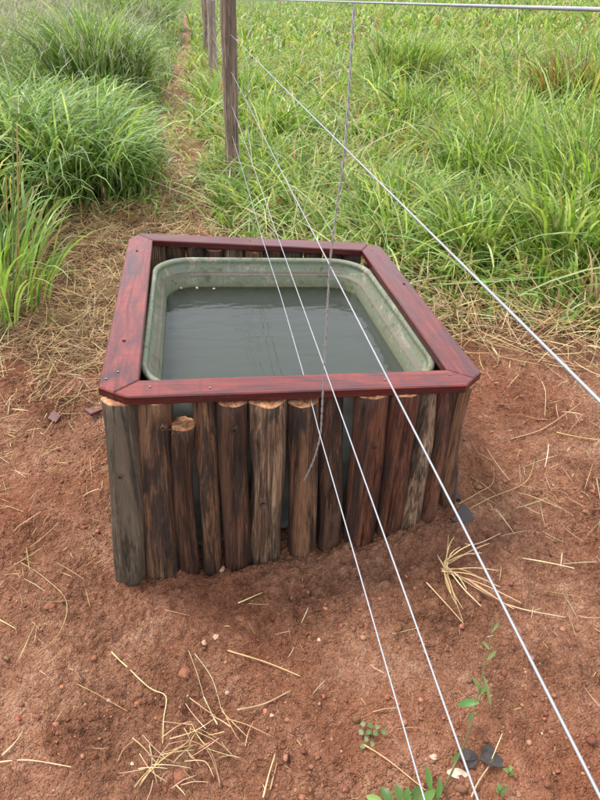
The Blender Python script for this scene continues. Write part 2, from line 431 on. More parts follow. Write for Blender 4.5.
# banked soil against the front logs
Z = Z + .02 * np.exp(-((Y - 1.40) / .06) ** 2) * ((X > -.4) & (X < .95))
nx_, ny_ = len(gx), len(gy)
idx = np.arange(nx_ * ny_).reshape(ny_, nx_)
quads = np.stack([idx[:-1, :-1], idx[:-1, 1:], idx[1:, 1:], idx[1:, :-1]], -1).reshape(-1, 4)
gr = grassy(X, Y)
painted_shade = np.exp(-(((X - .45) / .55) ** 2 + ((Y - 1.22) / .28) ** 2)) * .45 + .3 * np.exp(-(((X + .1) / .6) ** 2 + ((Y - 1.4) / .15) ** 2))  # soft shadow in front of the trough, painted into the soil colour
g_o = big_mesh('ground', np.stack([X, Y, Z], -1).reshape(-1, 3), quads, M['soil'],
               {'thatch': gr.ravel() * .9, 'painted_shade': np.clip(painted_shade, 0, 1).ravel(), 'pasture': sstep(20, 45, Y).ravel() * gr.ravel()})
tag(g_o, 'bare red brown soil running back under the pasture', 'ground', kind='structure')

# ------------------------------------------------------------------ blades
def blades(x, y, z, length, width, az, th0, th1, col, seg=4, twist=None, power=1.2, tipw=.12):
    """ribbons that arch from angle th0 to th1 (from the vertical) towards azimuth az"""
    n = len(x); one = np.ones(n)
    length, width, az, th0, th1 = [np.asarray(a) * one for a in (length, width, az, th0, th1)]
    tw = RNG.normal(0, .5, n) if twist is None else twist * one
    P = np.zeros((n, seg + 1, 3)); P[:, 0] = np.stack([x, y, z], -1)
    for k in range(1, seg + 1):
        s = (k - .5) / seg
        a = th0 + (th1 - th0) * s ** power
        ds = length / seg
        P[:, k, 0] = P[:, k - 1, 0] + ds * np.sin(a) * np.sin(az)
        P[:, k, 1] = P[:, k - 1, 1] + ds * np.sin(a) * np.cos(az)
        P[:, k, 2] = P[:, k - 1, 2] + ds * np.cos(a)
    s = np.linspace(0, 1, seg + 1)
    prof = np.minimum(.55 + 1.6 * s, 1.0) * (1 - (1 - tipw) * np.clip((s - .35) / .65, 0, 1) ** 1.5)
    side = np.stack([np.cos(az + tw), -np.sin(az + tw), np.zeros(n)], -1)
    side[:, 2] = .35 * np.sin(tw * 2)
    hw = (width[:, None] * prof[None, :] / 2)[..., None] * side[:, None, :]
    V = np.stack([P - hw, P + hw], 2).reshape(n, (seg + 1) * 2, 3)
    b = (np.arange(n) * (seg + 1) * 2)[:, None]
    q = np.array([[2 * k, 2 * k + 1, 2 * k + 3, 2 * k + 2] for k in range(seg)])
    Q = (b[:, :, None] + q[None]).reshape(-1, 4)
    C = np.repeat(np.asarray(col)[:, None, :], (seg + 1) * 2, 1)
    return V.reshape(-1, 3), Q, C.reshape(-1, 3)
class Bag:
    def __init__(s): s.v, s.q, s.c, s.n = [], [], [], 0
    def add(s, V, Q, C): s.v.append(V); s.q.append(Q + s.n); s.c.append(C); s.n += len(V)
    def build(s, name, m, label, cat):
        o = big_mesh(name, np.concatenate(s.v), np.concatenate(s.q), m, {'col': np.concatenate(s.c)})
        return tag(o, label, cat, kind='stuff')
def pick(cols, w, n, jit=.18):
    c = np.asarray(cols)[RNG.choice(len(cols), n, p=np.asarray(w) / np.sum(w))]
    return np.clip(c * (1 + RNG.normal(0, jit, (n, 1))) * (1 + RNG.normal(0, .07, (n, 3))), .004, .9)
def cone(n, y0, y1, falloff=1.6, mleft=.9, mright=.9):
    """points on the ground in the wedge that can be seen, thinning with distance"""
    p = 2 - falloff; u = RNG.random(n)
    y = (y0 ** p + u * (y1 ** p - y0 ** p)) ** (1 / p) if abs(p) > 1e-6 else y0 * (y1 / y0) ** u
    lo, hi = -.36 * y - mleft, .73 * y + mright
    return lo + RNG.random(n) * (hi - lo), y
GREEN_R = [(.20, .31, .050), (.28, .39, .075), (.11, .20, .033), (.37, .46, .13), (.50, .53, .22)]
GREEN_L = [(.15, .25, .048), (.215, .335, .075), (.30, .42, .13), (.085, .155, .03), (.43, .51, .23)]
DRY = [(.42, .30, .14), (.50, .38, .20), (.34, .22, .10), (.28, .17, .08), (.58, .47, .28)]

def lean_field(x, y): return 2 * math.pi * 1.6 * fbm(x * .55 + 3, y * .55, 3)

field = Bag(); tall = Bag(); litter = Bag(); heads = Bag()
def sow_right(n, y0, y1, seg, wscale, falloff=1.6):
    x, y = cone(n, y0, y1, falloff)
    keep = (x > np.interp(y, PY, PX) + .10) & (RNG.random(n) < grassy(x, y))
    clump = fbm(x * 1.5, y * 1.5, 3)
    keep &= RNG.random(n) < np.clip(.75 + .9 * clump, .15, 1)
    x, y, clump = x[keep], y[keep], clump[keep]; n = len(x)
    d = np.hypot(x, y)
    edge = sstep(0, .9, y - grass_edge(x))
    tallr = sstep(1.6, 2.6, x - .18 * (y - 3.0)) * (1 - sstep(6.5, 9, y)) + .5 * sstep(.3, .6, clump)
    nearp = sstep(2.2, 1.0, path_dist(x, y))
    L = RNG.uniform(.20, .52, n) * (.55 + .45 * edge) * (1 + .9 * clump) * (1 + .75 * tallr) * (1 - .35 * nearp)
    # low near the trough's back edge, where it was trodden
    L *= .62 + .38 * sstep(3.5, 6.5, y + 1.2 * np.clip(x - 1, 0, 2))
    w = RNG.uniform(.008, .025, n) * wscale
    az = lean_field(x, y) + RNG.normal(0, 1.3, n)
    th0 = np.abs(RNG.normal(.45, .38, n)) * (1 - .4 * np.clip(tallr, 0, 1)); th1 = th0 + np.abs(RNG.normal(1.35, .55, n)) * (1 - .3 * np.clip(tallr, 0, 1))
    dryp = .06 + .36 * (1 - edge) + .22 * sstep(.12, .45, fbm(x * .9 + 8, y * .9, 3))
    col = np.where((RNG.random(n) < dryp)[:, None], pick(DRY, [3, 2, 3, 2, 1], n), pick(GREEN_R, [4, 4, 3, 2, 1], n))
    field.add(*blades(x, y, ground(x, y) - .01, L, w, az, th0, th1, col, seg))
sow_right(42000, 2.6, 7.5, 5, 1.0, .6)
sow_right(50000, 7.5, 20, 4, 1.5)
sow_right(52000, 20, 110, 3, 4.0, 1.7)

def sow_left(n, y0, y1, seg, wscale, falloff=1.6):
    x, y = cone(n, y0, y1, falloff)
    keep = (x < np.interp(y, PY, PX) - .16 - .10 * fbm(y * 1.3, y * 0, 2)) & (RNG.random(n) < grassy(x, y))
    clump = fbm(x * 1.1 + 5, y * 1.1, 3)
    keep &= RNG.random(n) < np.clip(.8 + .9 * clump, .2, 1)
    keep &= ~((x > -1.2) & (y < 4.9)) & ~((x > -2.0) & (y < 4.2))
    x, y, clump = x[keep], y[keep], clump[keep]; n = len(x)
    pd = np.clip(np.interp(y, PY, PX) - x + .35 * fbm(x * 2.2, y * 2.2, 2), 0, 3)
    edge = .25 + .75 * sstep(.1, 1.0, np.minimum(pd, y - grass_edge(x) + .15))
    L = RNG.uniform(.55, 1.10, n) * edge * (1 + .55 * clump) * (1 - .25 * sstep(8, 10, y) * (1 - sstep(11, 13, y)))
    L = np.where(y < 4.5, L * .75, L)
    w = RNG.uniform(.011, .029, n) * wscale
    az = lean_field(x * .8, y * .8) + RNG.normal(0, .8, n) + .0
    az = np.where(RNG.random(n) < .45, RNG.normal(2.3, .9, n), az)       # arching out over the path and the bare ground
    th0 = np.abs(RNG.normal(.18, .15, n)); th1 = th0 + np.abs(RNG.normal(2.0, .5, n))
    col = pick(GREEN_L, [4, 4, 3, 3, 1], n)
    fp = RNG.random(n) < .55 * sstep(8, 16, y); col[fp] = pick([(.26, .30, .15), (.33, .34, .20), (.20, .27, .11)], [1, 1, 1], int(fp.sum()))     # flowering stems turn pale
    dr = RNG.random(n) < .04; col[dr] = pick(DRY, [1, 1, 1, 1, 1], int(dr.sum()))
    tall.add(*blades(x, y, ground(x, y) - .01, L, w, az, th0, th1, col, seg, power=2.1))
sow_left(15000, 3.0, 9, 6, 1.0, .6)
sow_left(28000, 9, 22, 5, 1.4)
sow_left(28000, 22, 110, 3, 3.5, 1.7)

def tussock(px, py, n, h, r, bag, cols, wt, width=(.012, .027), base=None, arch=2.0):
    c = on_ground(px, py) if base is None else np.array(base)
    rr = r * np.sqrt(RNG.random(n)); a = RNG.random(n) * 2 * math.pi
    x = c[0] + rr * np.sin(a); y = c[1] + rr * np.cos(a)
    L = RNG.uniform(.5, 1.15, n) * h
    az = a + RNG.normal(0, .6, n); th0 = .08 + .35 * rr / r * RNG.random(n); th1 = th0 + np.abs(RNG.normal(arch, .45, n))
    az = np.where(RNG.random(n) < .3, RNG.random(n) * 6.28, az)
    bag.add(*blades(x, y, ground(x, y) - .01, L, RNG.uniform(*width, n), az, th0, th1, pick(cols, wt, n), 7, power=2.1))
for (bx_, by_, n, h, r) in [(-1.15, 5.75, 800, 1.05, .50), (-1.75, 5.9, 800, 1.15, .5), (-.80, 5.75, 420, .7, .30), (-2.2, 5.2, 500, 1.0, .4), (-.86, 6.6, 260, .55, .25), (-1.3, 6.8, 700, 1.0, .5)]:
    tussock(0, 0, n, h, r, tall, GREEN_L, [4, 4, 3, 3, 1], base=(bx_, by_, 0))
for (bx_, by_, n, h, r) in [(-1.55, 11.0, 1000, 1.5, .55), (-1.25, 11.6, 500, 1.15, .35), (-1.8, 12.5, 600, 1.4, .5), (-2.0, 24, 1200, 1.9, .8), (-1.9, 32, 1200, 2.4, .9), (-2.4, 26, 1200, 1.8, 1.2)]:
    tussock(0, 0, n, h, r, tall, GREEN_L, [4, 4, 2, 5, 1], (.015, .028), base=(bx_, by_, 0), arch=1.5)
for (bx_, by_, n, h, r, br) in [(2.5, 3.7, 500, .75, .35, 0), (3.1, 4.4, 600, .85, .4, 0), (1.9, 4.0, 350, .55, .3, 0), (3.6, 5.6, 600, .9, .4, 0), (1.7, 5.0, 300, .5, .3, 0), (2.7, 5.8, 400, .7, .35, 0),
                                (5.6, 9.4, 1100, 1.0, .55, 1), (3.0, 8.6, 500, .6, .4, 0), (6.8, 10.5, 800, 1.1, .6, 0), (1.1, 8.2, 350, .5, .35, 0), (.75, 11.5, 400, .6, .4, 0), (3.9, 12.5, 700, .9, .6, 0)]:
    tussock(0, 0, n, h, r, field, GREEN_R + [(.20, .10, .045), (.30, .19, .08)], [4, 4, 4, 2, 1, 5 * br, 5 * br], base=(bx_, by_, 0), arch=1.35)

# pale seed heads over the far left pasture
n = 7000
x, y = cone(n, 8.5, 45, 1.5); k = (x < np.interp(y, PY, PX) - .5); x, y = x[k], y[k]; n = len(x)
z = ground(x, y); h = RNG.uniform(.85, 1.3, n); az = RNG.random(n) * 6.28
heads.add(*blades(x, y, z, h, .004 * (y / 9) ** .6, az, RNG.uniform(.0, .15, n), RNG.uniform(.15, .45, n), pick([(.24, .27, .13), (.33, .31, .19)], [1, 1], n), 3))
for k in range(7):
    f = RNG.uniform(.72, 1.0, n); a2 = RNG.random(n) * 6.28
    heads.add(*blades(x + h * f * .17 * np.sin(az), y + h * f * .17 * np.cos(az), z + h * f * .97, RNG.uniform(.08, .17, n), .0045 * (y / 9) ** .6, a2, .5, 1.1, pick([(.42, .36, .28), (.36, .30, .25), (.46, .42, .33)], [1, 1, 1], n), 2))

# dry litter: mat left of the trough, fringe on the right, path, and thin scatter over the bare soil
def lay(x, y, L, w, lift, cols=DRY, wt=(3, 3, 3, 2, 1), flat=1.5):
    n = len(x)
    az = RNG.random(n) * 2 * math.pi; th0 = np.clip(RNG.normal(flat, .12, n), .9, 1.75); th1 = th0 + RNG.normal(.03, .42, n)
    litter.add(*blades(x, y, ground_fine(x, y) + lift, L, w, az, th0, th1, pick(cols, wt, n), 3, twist=RNG.normal(0, .5, n), tipw=.5))
n = 15000
x = RNG.uniform(-1.45, -.28, n); y = RNG.uniform(2.45, 5.4, n)
dens = np.exp(-((x + .72) / .30) ** 2) * sstep(2.35, 3.5, y) * 1.1 + .9 * sstep(4.5, 4.9, y)
k = RNG.random(n) < dens; x, y = x[k], y[k]; n = len(x)
lay(x, y, RNG.uniform(.06, .26, n), RNG.uniform(.0025, .0065, n), RNG.uniform(.0, .07, n) * sstep(2.6, 3.8, y) + .002, [(.36, .23, .105), (.44, .30, .145), (.26, .155, .07), (.18, .10, .05), (.54, .40, .22)], (3, 3, 3, 2, 1), flat=1.48)
n = 6500
x = RNG.uniform(.9, 3.0, n); y = RNG.uniform(2.2, 4.6, n); e = y - grass_edge(x)
k = RNG.random(n) < np.exp(-((e + .02) / .30) ** 2); x, y = x[k], y[k]; n = len(x)
lay(x, y, RNG.uniform(.08, .32, n), RNG.uniform(.003, .007, n), RNG.uniform(0, .06, n), flat=1.42)
n = 7000
y = 4.6 + 18 * RNG.random(n) ** 1.6; x = np.interp(y, PY, PX) + RNG.normal(0, .75, n) * np.interp(y, PY, PW)
lay(x, y, RNG.uniform(.05, .2, n), RNG.uniform(.003, .007, n) * (1 + .05 * y), RNG.uniform(0, .025, n))
n = 520
x = RNG.uniform(-1.3, 2.0, n); y = RNG.uniform(.4, 2.6, n); k = ~((x > -.35) & (x < .95) & (y > 1.35)); x, y = x[k], y[k]; n = len(x)
lay(x, y, RNG.uniform(.012, .075, n), RNG.uniform(.0010, .0028, n), RNG.uniform(.004, .012, n), flat=1.55)
n = 210
x = RNG.uniform(.95, 2.0, n); y = RNG.uniform(1.0, 2.6, n)
lay(x, y, RNG.uniform(.04, .17, n), RNG.uniform(.0015, .004, n), RNG.uniform(.004, .016, n), flat=1.52)
n = 320
x = RNG.uniform(-1.2, -.4, n); y = 2.7 - 1.3 * RNG.random(n) ** 1.8
lay(x, y, RNG.uniform(.04, .14, n), RNG.uniform(.0015, .0035, n), RNG.uniform(.004, .014, n), flat=1.53)
# dead stems under the grass everywhere
n = 16000
x, y = cone(n, 2.8, 14, 1.2); k = RNG.random(n) < grassy(x, y) * .8; x, y = x[k], y[k]; n = len(x)
lay(x, y, RNG.uniform(.1, .35, n), RNG.uniform(.003, .006, n) * (1 + .04 * y), RNG.uniform(0, .16, n), flat=1.35)

# long fallen stems criss-crossing the pasture
n = 5200
x, y = cone(n, 2.9, 16, 1.1); k = (x > np.interp(y, PY, PX) + .2) & (RNG.random(n) < grassy(x, y)); x, y = x[k], y[k]; n = len(x)
field.add(*blades(x, y, ground(x, y) + RNG.uniform(.02, .28, n), RNG.uniform(.35, .9, n), RNG.uniform(.004, .012, n) * (1 + .03 * y), RNG.random(n) * 6.28, RNG.uniform(.7, 1.4, n), RNG.uniform(1.2, 2.1, n), pick([(.34, .44, .15), (.44, .47, .21), (.24, .36, .09), (.55, .47, .27)], [3, 2, 4, 1.2], n), 5))
# short regrowth along the footpath
n = 1800
y = 5.0 + 20 * RNG.random(n) ** 1.5; x = np.interp(y, PY, PX) + RNG.normal(0, .35, n)
k = RNG.random(n) < np.clip(.35 + 1.6 * fbm(x * 2.5, y * 1.8, 2), 0, 1); x, y = x[k], y[k]; n = len(x)
field.add(*blades(x, y, ground(x, y) - .005, RNG.uniform(.08, .30, n), RNG.uniform(.008, .018, n) * (1 + .05 * (y - 5)), RNG.random(n) * 6.28, RNG.uniform(.1, .8, n), RNG.uniform(1.0, 2.2, n), pick(GREEN_R, [4, 4, 3, 2, 2], n), 4))
field.build('field_grass', M['blade'], 'yellow green lodged pasture grass right of the fence', 'grass')
tall.build('tall_grass', M['blade'], 'tall dark green arching grass left of the footpath', 'grass')
heads.build('grass_seed_heads', M['straw'], 'pale hazy seed heads over the far left pasture', 'grass')
litter.build('straw_litter', M['straw'], 'dry straw litter around the trough, path and pasture edge', 'straw')

# ------------------------------------------------------------------ soil clods
def clods():
    t = (1 + 5 ** .5) / 2
    iv = np.array([(-1, t, 0), (1, t, 0), (-1, -t, 0), (1, -t, 0), (0, -1, t), (0, 1, t), (0, -1, -t), (0, 1, -t), (t, 0, -1), (t, 0, 1), (-t, 0, -1), (-t, 0, 1)]) / 1.9
    fi = [(0, 11, 5), (0, 5, 1), (0, 1, 7), (0, 7, 10), (0, 10, 11), (1, 5, 9), (5, 11, 4), (11, 10, 2), (10, 7, 6), (7, 1, 8), (3, 9, 4), (3, 4, 2), (3, 2, 6), (3, 6, 8), (3, 8, 9), (4, 9, 5), (2, 4, 11), (6, 2, 10), (8, 6, 7), (9, 8, 1)]
    fi = np.array(fi)
    n = 60000
    x = RNG.uniform(-1.5, 2.4, n); y = .35 + 2.6 * RNG.random(n) ** 1.3
    k = ~((x > -.33) & (x < .92) & (y > 1.36)) & (RNG.random(n) < np.clip(.5 + 1.5 * fbm(x * 5, y * 5, 3), .12, 1)) & (y < grass_edge(x) + .2)
    x, y = x[k], y[k]; n = len(x)
    r = np.clip(.0013 * (1 - RNG.random(n)) ** -.42, .0013, .0085)
    big = RNG.random(n) < .006; r = np.where(big, RNG.uniform(.006, .014, n), r)
    sc = np.stack([RNG.uniform(.7, 1.3, n), RNG.uniform(.7, 1.3, n), RNG.uniform(.45, .9, n)], -1) * r[:, None]
    a = RNG.random(n) * 6.28
    v = iv[None] * (1 + RNG.normal(0, .26, (n, 12, 1))) * sc[:, None]
    vx = v[..., 0] * np.cos(a)[:, None] - v[..., 1] * np.sin(a)[:, None]; vy = v[..., 0] * np.sin(a)[:, None] + v[..., 1] * np.cos(a)[:, None]
    z = ground_fine(x, y)
    V = np.stack([vx + x[:, None], vy + y[:, None], v[..., 2] + z[:, None] + r[:, None] * .2], -1).reshape(-1, 3)
    Fc = (np.arange(n)[:, None, None] * 12 + fi[None]).reshape(-1, 3)
    col = pick([(.27, .115, .062), (.35, .158, .089), (.18, .073, .04), (.40, .20, .12), (.52, .35, .24)], [7, 6, 5, .8, .15], n, .12)
    col[big] = pick([(.22, .095, .052), (.26, .116, .066), (.18, .074, .040)], [1, 1, 1], int(big.sum()), .08)
    me = bpy.data.meshes.new('soil_clods')
    me.vertices.add(len(V)); me.vertices.foreach_set('co', V.astype(np.float32).ravel())
    q = len(Fc); me.loops.add(q * 3); me.loops.foreach_set('vertex_index', Fc.astype(np.int32).ravel())
    me.polygons.add(q); me.polygons.foreach_set('loop_start', np.arange(0, q * 3, 3, dtype=np.int32)); me.polygons.foreach_set('loop_total', np.full(q, 3, np.int32))
    me.materials.append(M['clod']); add_attr(me, 'col', np.repeat(col, 12, 0)); me.update(calc_edges=True)
    o = bpy.data.objects.new('soil_clods', me); COL.objects.link(o)
    tag(o, 'loose crumbs, clods and grit scattered over the red soil', 'soil clods', kind='stuff')
clods()

# ------------------------------------------------------------------ water trough
TZ = lambda y: .64 - .018 * (y - 1.5)             # top of the rim boards
def rim_px(px, py):
    p = on_z(px, py, .63)
    for i in range(4): p = on_z(px, py, TZ(p[1]))
    return p
C_ = {k: rim_px(*v) for k, v in dict(
    BLl=(128.5, 239), BLm=(138, 234), BLb=(143, 233), BLi=(152.5, 240),
    BRb=(364, 242.5), BRm=(368, 244), BRr=(381, 246.5), BRi=(362, 250),
    FRr=(481.5, 372), FRm=(474, 378), FRf=(467, 385), FRi=(447, 369.5),
    FLl=(98, 387), FLm=(113, 392.5), FLf=(128, 397), FLi=(138.5, 380)).items()}
trough = empty('water_trough', (.26, 2.2, -.05), 'square cattle water trough clad in upright logs with red wooden rim', 'water trough')

def prism(poly, zt, th, bev=.004):
    """board from a plan outline (counter-clockwise seen from above) with a small chamfer round the top"""
    P = np.array(poly)[:, :2]; n = len(P); c = P.mean(0)
    def inset(d):
        o = []
        for i in range(n):
            a, b, e = P[i - 1], P[i], P[(i + 1) % n]
            u = (b - a) / np.linalg.norm(b - a); w = (e - b) / np.linalg.norm(e - b)
            nu = np.array([-u[1], u[0]]); nw = np.array([-w[1], w[0]])
            m = nu + nw; m = m / max(.3, (m @ nu)); o.append(b + m * d)
        return np.array(o)
    rings = [(P + 0, -th), (P, -bev), (inset(bev), 0)]
    rings[0] = (inset(bev * .6), -th); rings.insert(1, (P, -th + bev * .6))
    V = []; F = []
    for R_, dz in rings: V += [(p[0], p[1], zt(p[1]) + dz) for p in R_]
    m = len(rings)
    for k in range(m - 1):
        for i in range(n): F.append((k * n + i, k * n + (i + 1) % n, (k + 1) * n + (i + 1) % n, (k + 1) * n + i))
    F.append(tuple(range(n - 1, -1, -1))); F.append(tuple((m - 1) * n + i for i in range(n)))
    return V, F
def ccw(p):
    p = [np.array(q)[:2] for q in p]
    a = sum(p[i][0] * p[(i + 1) % len(p)][1] - p[(i + 1) % len(p)][0] * p[i][1] for i in range(len(p)))
    return p if a > 0 else p[::-1]
def shrink(p, g=.0012):
    c = sum(p) / len(p); return [q + (c - q) / np.linalg.norm(c - q) * g for q in p]
TH = .030
boards = {}
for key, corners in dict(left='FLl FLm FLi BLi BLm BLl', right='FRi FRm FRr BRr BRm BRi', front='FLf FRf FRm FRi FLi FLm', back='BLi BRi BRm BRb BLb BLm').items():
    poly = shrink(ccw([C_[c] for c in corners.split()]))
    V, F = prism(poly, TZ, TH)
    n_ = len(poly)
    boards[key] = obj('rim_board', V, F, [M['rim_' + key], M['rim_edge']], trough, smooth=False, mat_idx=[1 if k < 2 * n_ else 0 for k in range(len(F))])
    boards[key]['label'] = dict(left='left rim board, bright red with dark purple blotches', right='right rim board, deep maroon', front='front rim board, red with rubbed streaks', back='back rim board, dark maroon')[key]

def disc(p, r, h, k=10):
    V = [(p[0] + r * math.cos(2 * math.pi * i / k), p[1] + r * math.sin(2 * math.pi * i / k), p[2] + z * h) for z in (0, 1) for i in range(k)]
    F = [(i, (i + 1) % k, k + (i + 1) % k, k + i) for i in range(k)] + [tuple(k + i for i in range(k))]
    return V, F
for key, pts in dict(left=[(106, 379, 's'), (137, 251, 'h'), (124, 341, 'h'), (118, 372, 's')], right=[(404, 284, 'h'), (434, 312, 's'), (466, 352, 's'), (372, 250, 's')],
                     front=[(450, 375, 's'), (385, 380, 's'), (210, 388, 's'), (150, 387, 's')], back=[(250, 240, 's')]).items():
    for (a, b_, kind) in pts:
        p = rim_px(a, b_)
        V, F = disc(p + np.array([0, 0, .0012]), .0036 if kind == 's' else .0062, .0012)
        obj('screw' if kind == 's' else 'bolt_hole', V, F, M['screw' if kind == 's' else 'hole'], boards[key], smooth=False)

def log_mesh(T, B, r_top, r_bot, seed, flare=None, rings=20, sides=28, cut=.0):
    T, B = np.array(T, float), np.array(B, float)
    ax = (T - B) / np.linalg.norm(T - B); L = np.linalg.norm(T - B)
    u = np.cross(ax, [0, 1, 0]); u /= np.linalg.norm(u); w = np.cross(ax, u)
    V = []; F = []; mi = []
    bend = np.random.default_rng(seed).normal(0, .0035, 4)
    ph = np.arange(sides) * 2 * math.pi / sides
    for i in range(rings):
        s = i / (rings - 1)
        c = B + (T - B) * s + u * (bend[0] * math.sin(math.pi * s) + bend[1] * math.sin(2 * math.pi * s)) + w * (bend[2] * math.sin(math.pi * s) * .5)
        r = r_bot + (r_top - r_bot) * s
        nz = fbm(np.cos(ph) * 1.2 + seed * 3.7, np.sin(ph) * 1.2 + s * L * 3.4, 3)
        rr = r * (1.09 + .22 * nz + .05 * fbm(ph * 5.1 + seed * 9, ph * 0 + s * L * .7, 3) + .06 * fbm(ph * 2.4 + seed, ph * 0 + s * L * 2.2 + seed, 3))
        if flare:
            for (fs, fp, fa) in flare: rr = rr + fa * np.exp(-((s - fs) / .05) ** 2) * np.exp(-((np.angle(np.exp(1j * (ph - fp)))) / .7) ** 2)
        for k in range(sides): V.append(c + u * rr[k] * math.cos(ph[k]) + w * rr[k] * math.sin(ph[k]))
    for i in range(rings - 1):
        for k in range(sides): F.append((i * sides + k, (i + 1) * sides + k, (i + 1) * sides + (k + 1) % sides, i * sides + (k + 1) % sides)); mi.append(0)
    # rough sawn top: bevelled edge ring, inner ring and centre
    base = (rings - 1) * sides; g = np.random.default_rng(seed + 50)
    top = np.array(V[base:base + sides]); c = top.mean(0)
    for q, (f, dz) in enumerate(((.93, .004), (.5, .005))):
        for k in range(sides): V.append(c + (top[k] - c) * f + ax * (dz + g.normal(0, .0022)))
    V.append(c + ax * .004)
    b2 = base + sides; b3 = b2 + sides
    for k in range(sides):
        k2 = (k + 1) % sides
        F.append((base + k, b2 + k, b2 + k2, base + k2)); mi.append(1)
        F.append((b2 + k, b3 + k, b3 + k2, b2 + k2)); mi.append(1)
        F.append((b3 + k, len(V) - 1, b3 + k2)); mi.append(1)
    F.append(tuple(range(sides))); mi.append(0)
    F = [f[::-1] for f in F]
    return V, F, mi
def fix_normals(o):
    import bmesh
    bm = bmesh.new(); bm.from_mesh(o.data); bmesh.ops.recalc_face_normals(bm, faces=bm.faces); bm.to_mesh(o.data); bm.free()
def splinters(V, c, n, r, seed):
    g = np.random.default_rng(seed); vs = []; fs = []
    for i in range(n):
        a = g.uniform(math.pi * 1.1, math.pi * 1.9); p = np.array([c[0] + r * math.cos(a), c[1] + r * math.sin(a), c[2] + g.uniform(-.004, .003)])
        d = np.array([math.cos(a) * g.uniform(.3, 1), math.sin(a) * g.uniform(.3, 1), g.uniform(-1.2, .3)]); d = d / np.linalg.norm(d) * g.uniform(.008, .022)
        s = np.array([-math.sin(a), math.cos(a), 0]) * .0016; k = len(vs)
        vs += [p - s, p + s, p + d + s * .3, p + d - s * .3]; fs.append((k, k + 1, k + 2, k + 3))
    return vs, fs
# front logs: left/right edges at the top and at the foot, foot row, top row, kind (photo pixels)
FRONT = [(104, 137, 120, 148, 580, 400, 'log_grey', None), (138.5, 171, 149.5, 178, 583, 400, 'log_brown', None), (171.5, 194, 180, 198, 583, 421, 'log_dark', None),
         (195, 216, 204, 220, 582, 401, 'log_brown', [(.84, math.pi, .016)]), (218, 246, 226, 251, 571, 404, 'log_dark', [(.88, -1.4, .007)]), (250, 284.5, 254, 281, 561, 404, 'log_pale', [(.8, 0, .008)]),
         (288, 317, 291, 316, 543, 404, 'log_brown', None), (318, 340, 316.5, 338, 541, 401, 'log_dark', None), (355, 385, 345, 373, 534, 399, 'log_red', None),
         (387, 415, 374.5, 398, 525, 398, 'log_red', None), (416, 434, 399, 420, 519, 396, 'log_pale', None), (435, 452, 421.5, 436, 511, 393, 'log_red', None), (450, 469, 437, 452, 502, 391, 'log_brown', None)]
for i, (a, b_, c, d, yb, yt, mk, fl) in enumerate(FRONT):
    yp = 1.522 if yt >= 398 and yt != 400 and yt != 401 else 1.545
    dz_ = (b_ - a) / 2 / FPX * 1.75
    T = on_y((a + b_) / 2, yt + 3, yp); T[2] = on_y((a + b_) / 2, yt + 3, yp - dz_ if i != 2 else yp)[2]; B = on_y((c + d) / 2, yb, 1.49)
    if i == 12: T = on_y((a + b_) / 2, yt + 3, 1.54); B = on_y((c + d) / 2, yb, 1.54)
    dt = float(W.T[2] @ (T - O)); db = float(W.T[2] @ (B - O))
    rt = (b_ - a) / 2 / FPX * dt * 1.04; rb = (d - c) / 2 / FPX * db * 1.05
    if i != 2: T[2] = min(T[2], TZ(1.5) - TH - .007)
    if yt <= 401 and i != 2: T[2] = TZ(1.5) - TH - .006
    e = (B - T) / np.linalg.norm(B - T); B2 = B + e * .16
    V, F, mi = log_mesh(T, B2, rt, rb, i + 1, fl)
    o = obj('log', V, F, [M[mk], M['end']], trough, mat_idx=mi); fix_normals(o)
    if i in (2, 5):
        vs, fs = splinters(V, T, 9, rt * .97, i); tag(obj('splinters', vs, fs, M['end'], o, smooth=False), kind='stuff')
    for (kp, kx, ky, kr) in ((4, 234, 424, .0085), (1, 163, 424, .007), (5, 262, 492, .008), (8, 372, 440, .006), (0, 121, 470, .007)):
        if kp != i: continue
        p = on_y(kx, ky, 1.5); yy = None
        vv = np.array(V[:20 * 28]); dd = np.abs(vv[:, 2] - p[2]) * 2 + np.abs(vv[:, 0] - p[0]) + np.where(vv[:, 1] > T[1], 9, 0); yy = vv[dd.argmin(), 1]
        c = np.array([p[0], yy, p[2]]); kv = [c + [0, .001, 0]]; kf = []; ki = []
        for q, (fr2_, dy) in enumerate(((.35, -.0005), (.6, -.005), (1.0, -.004), (1.6, .006))):
            for j in range(12):
                an = j * math.pi / 6; w_ = 1 + .18 * math.sin(j * 2.3 + i)
                kv.append(c + np.array([kr * fr2_ * w_ * math.cos(an), dy, kr * fr2_ * w_ * 1.25 * math.sin(an)]))
        for j in range(12):
            kf.append((0, 1 + j, 1 + (j + 1) % 12)); ki.append(1)
            for q in range(3):
                kf.append((1 + 12 * q + j, 1 + 12 * (q + 1) + j, 1 + 12 * (q + 1) + (j + 1) % 12, 1 + 12 * q + (j + 1) % 12)); ki.append(1 if q == 0 else 0)
        obj('knot', kv, kf, [M[mk], M['hole']], o, mat_idx=ki)
    if i == 2: o['label'] = 'short dark log that stops below the rim'
    if i == 0: o['label'] = 'thick grey weathered corner log'
g = np.random.default_rng(5)
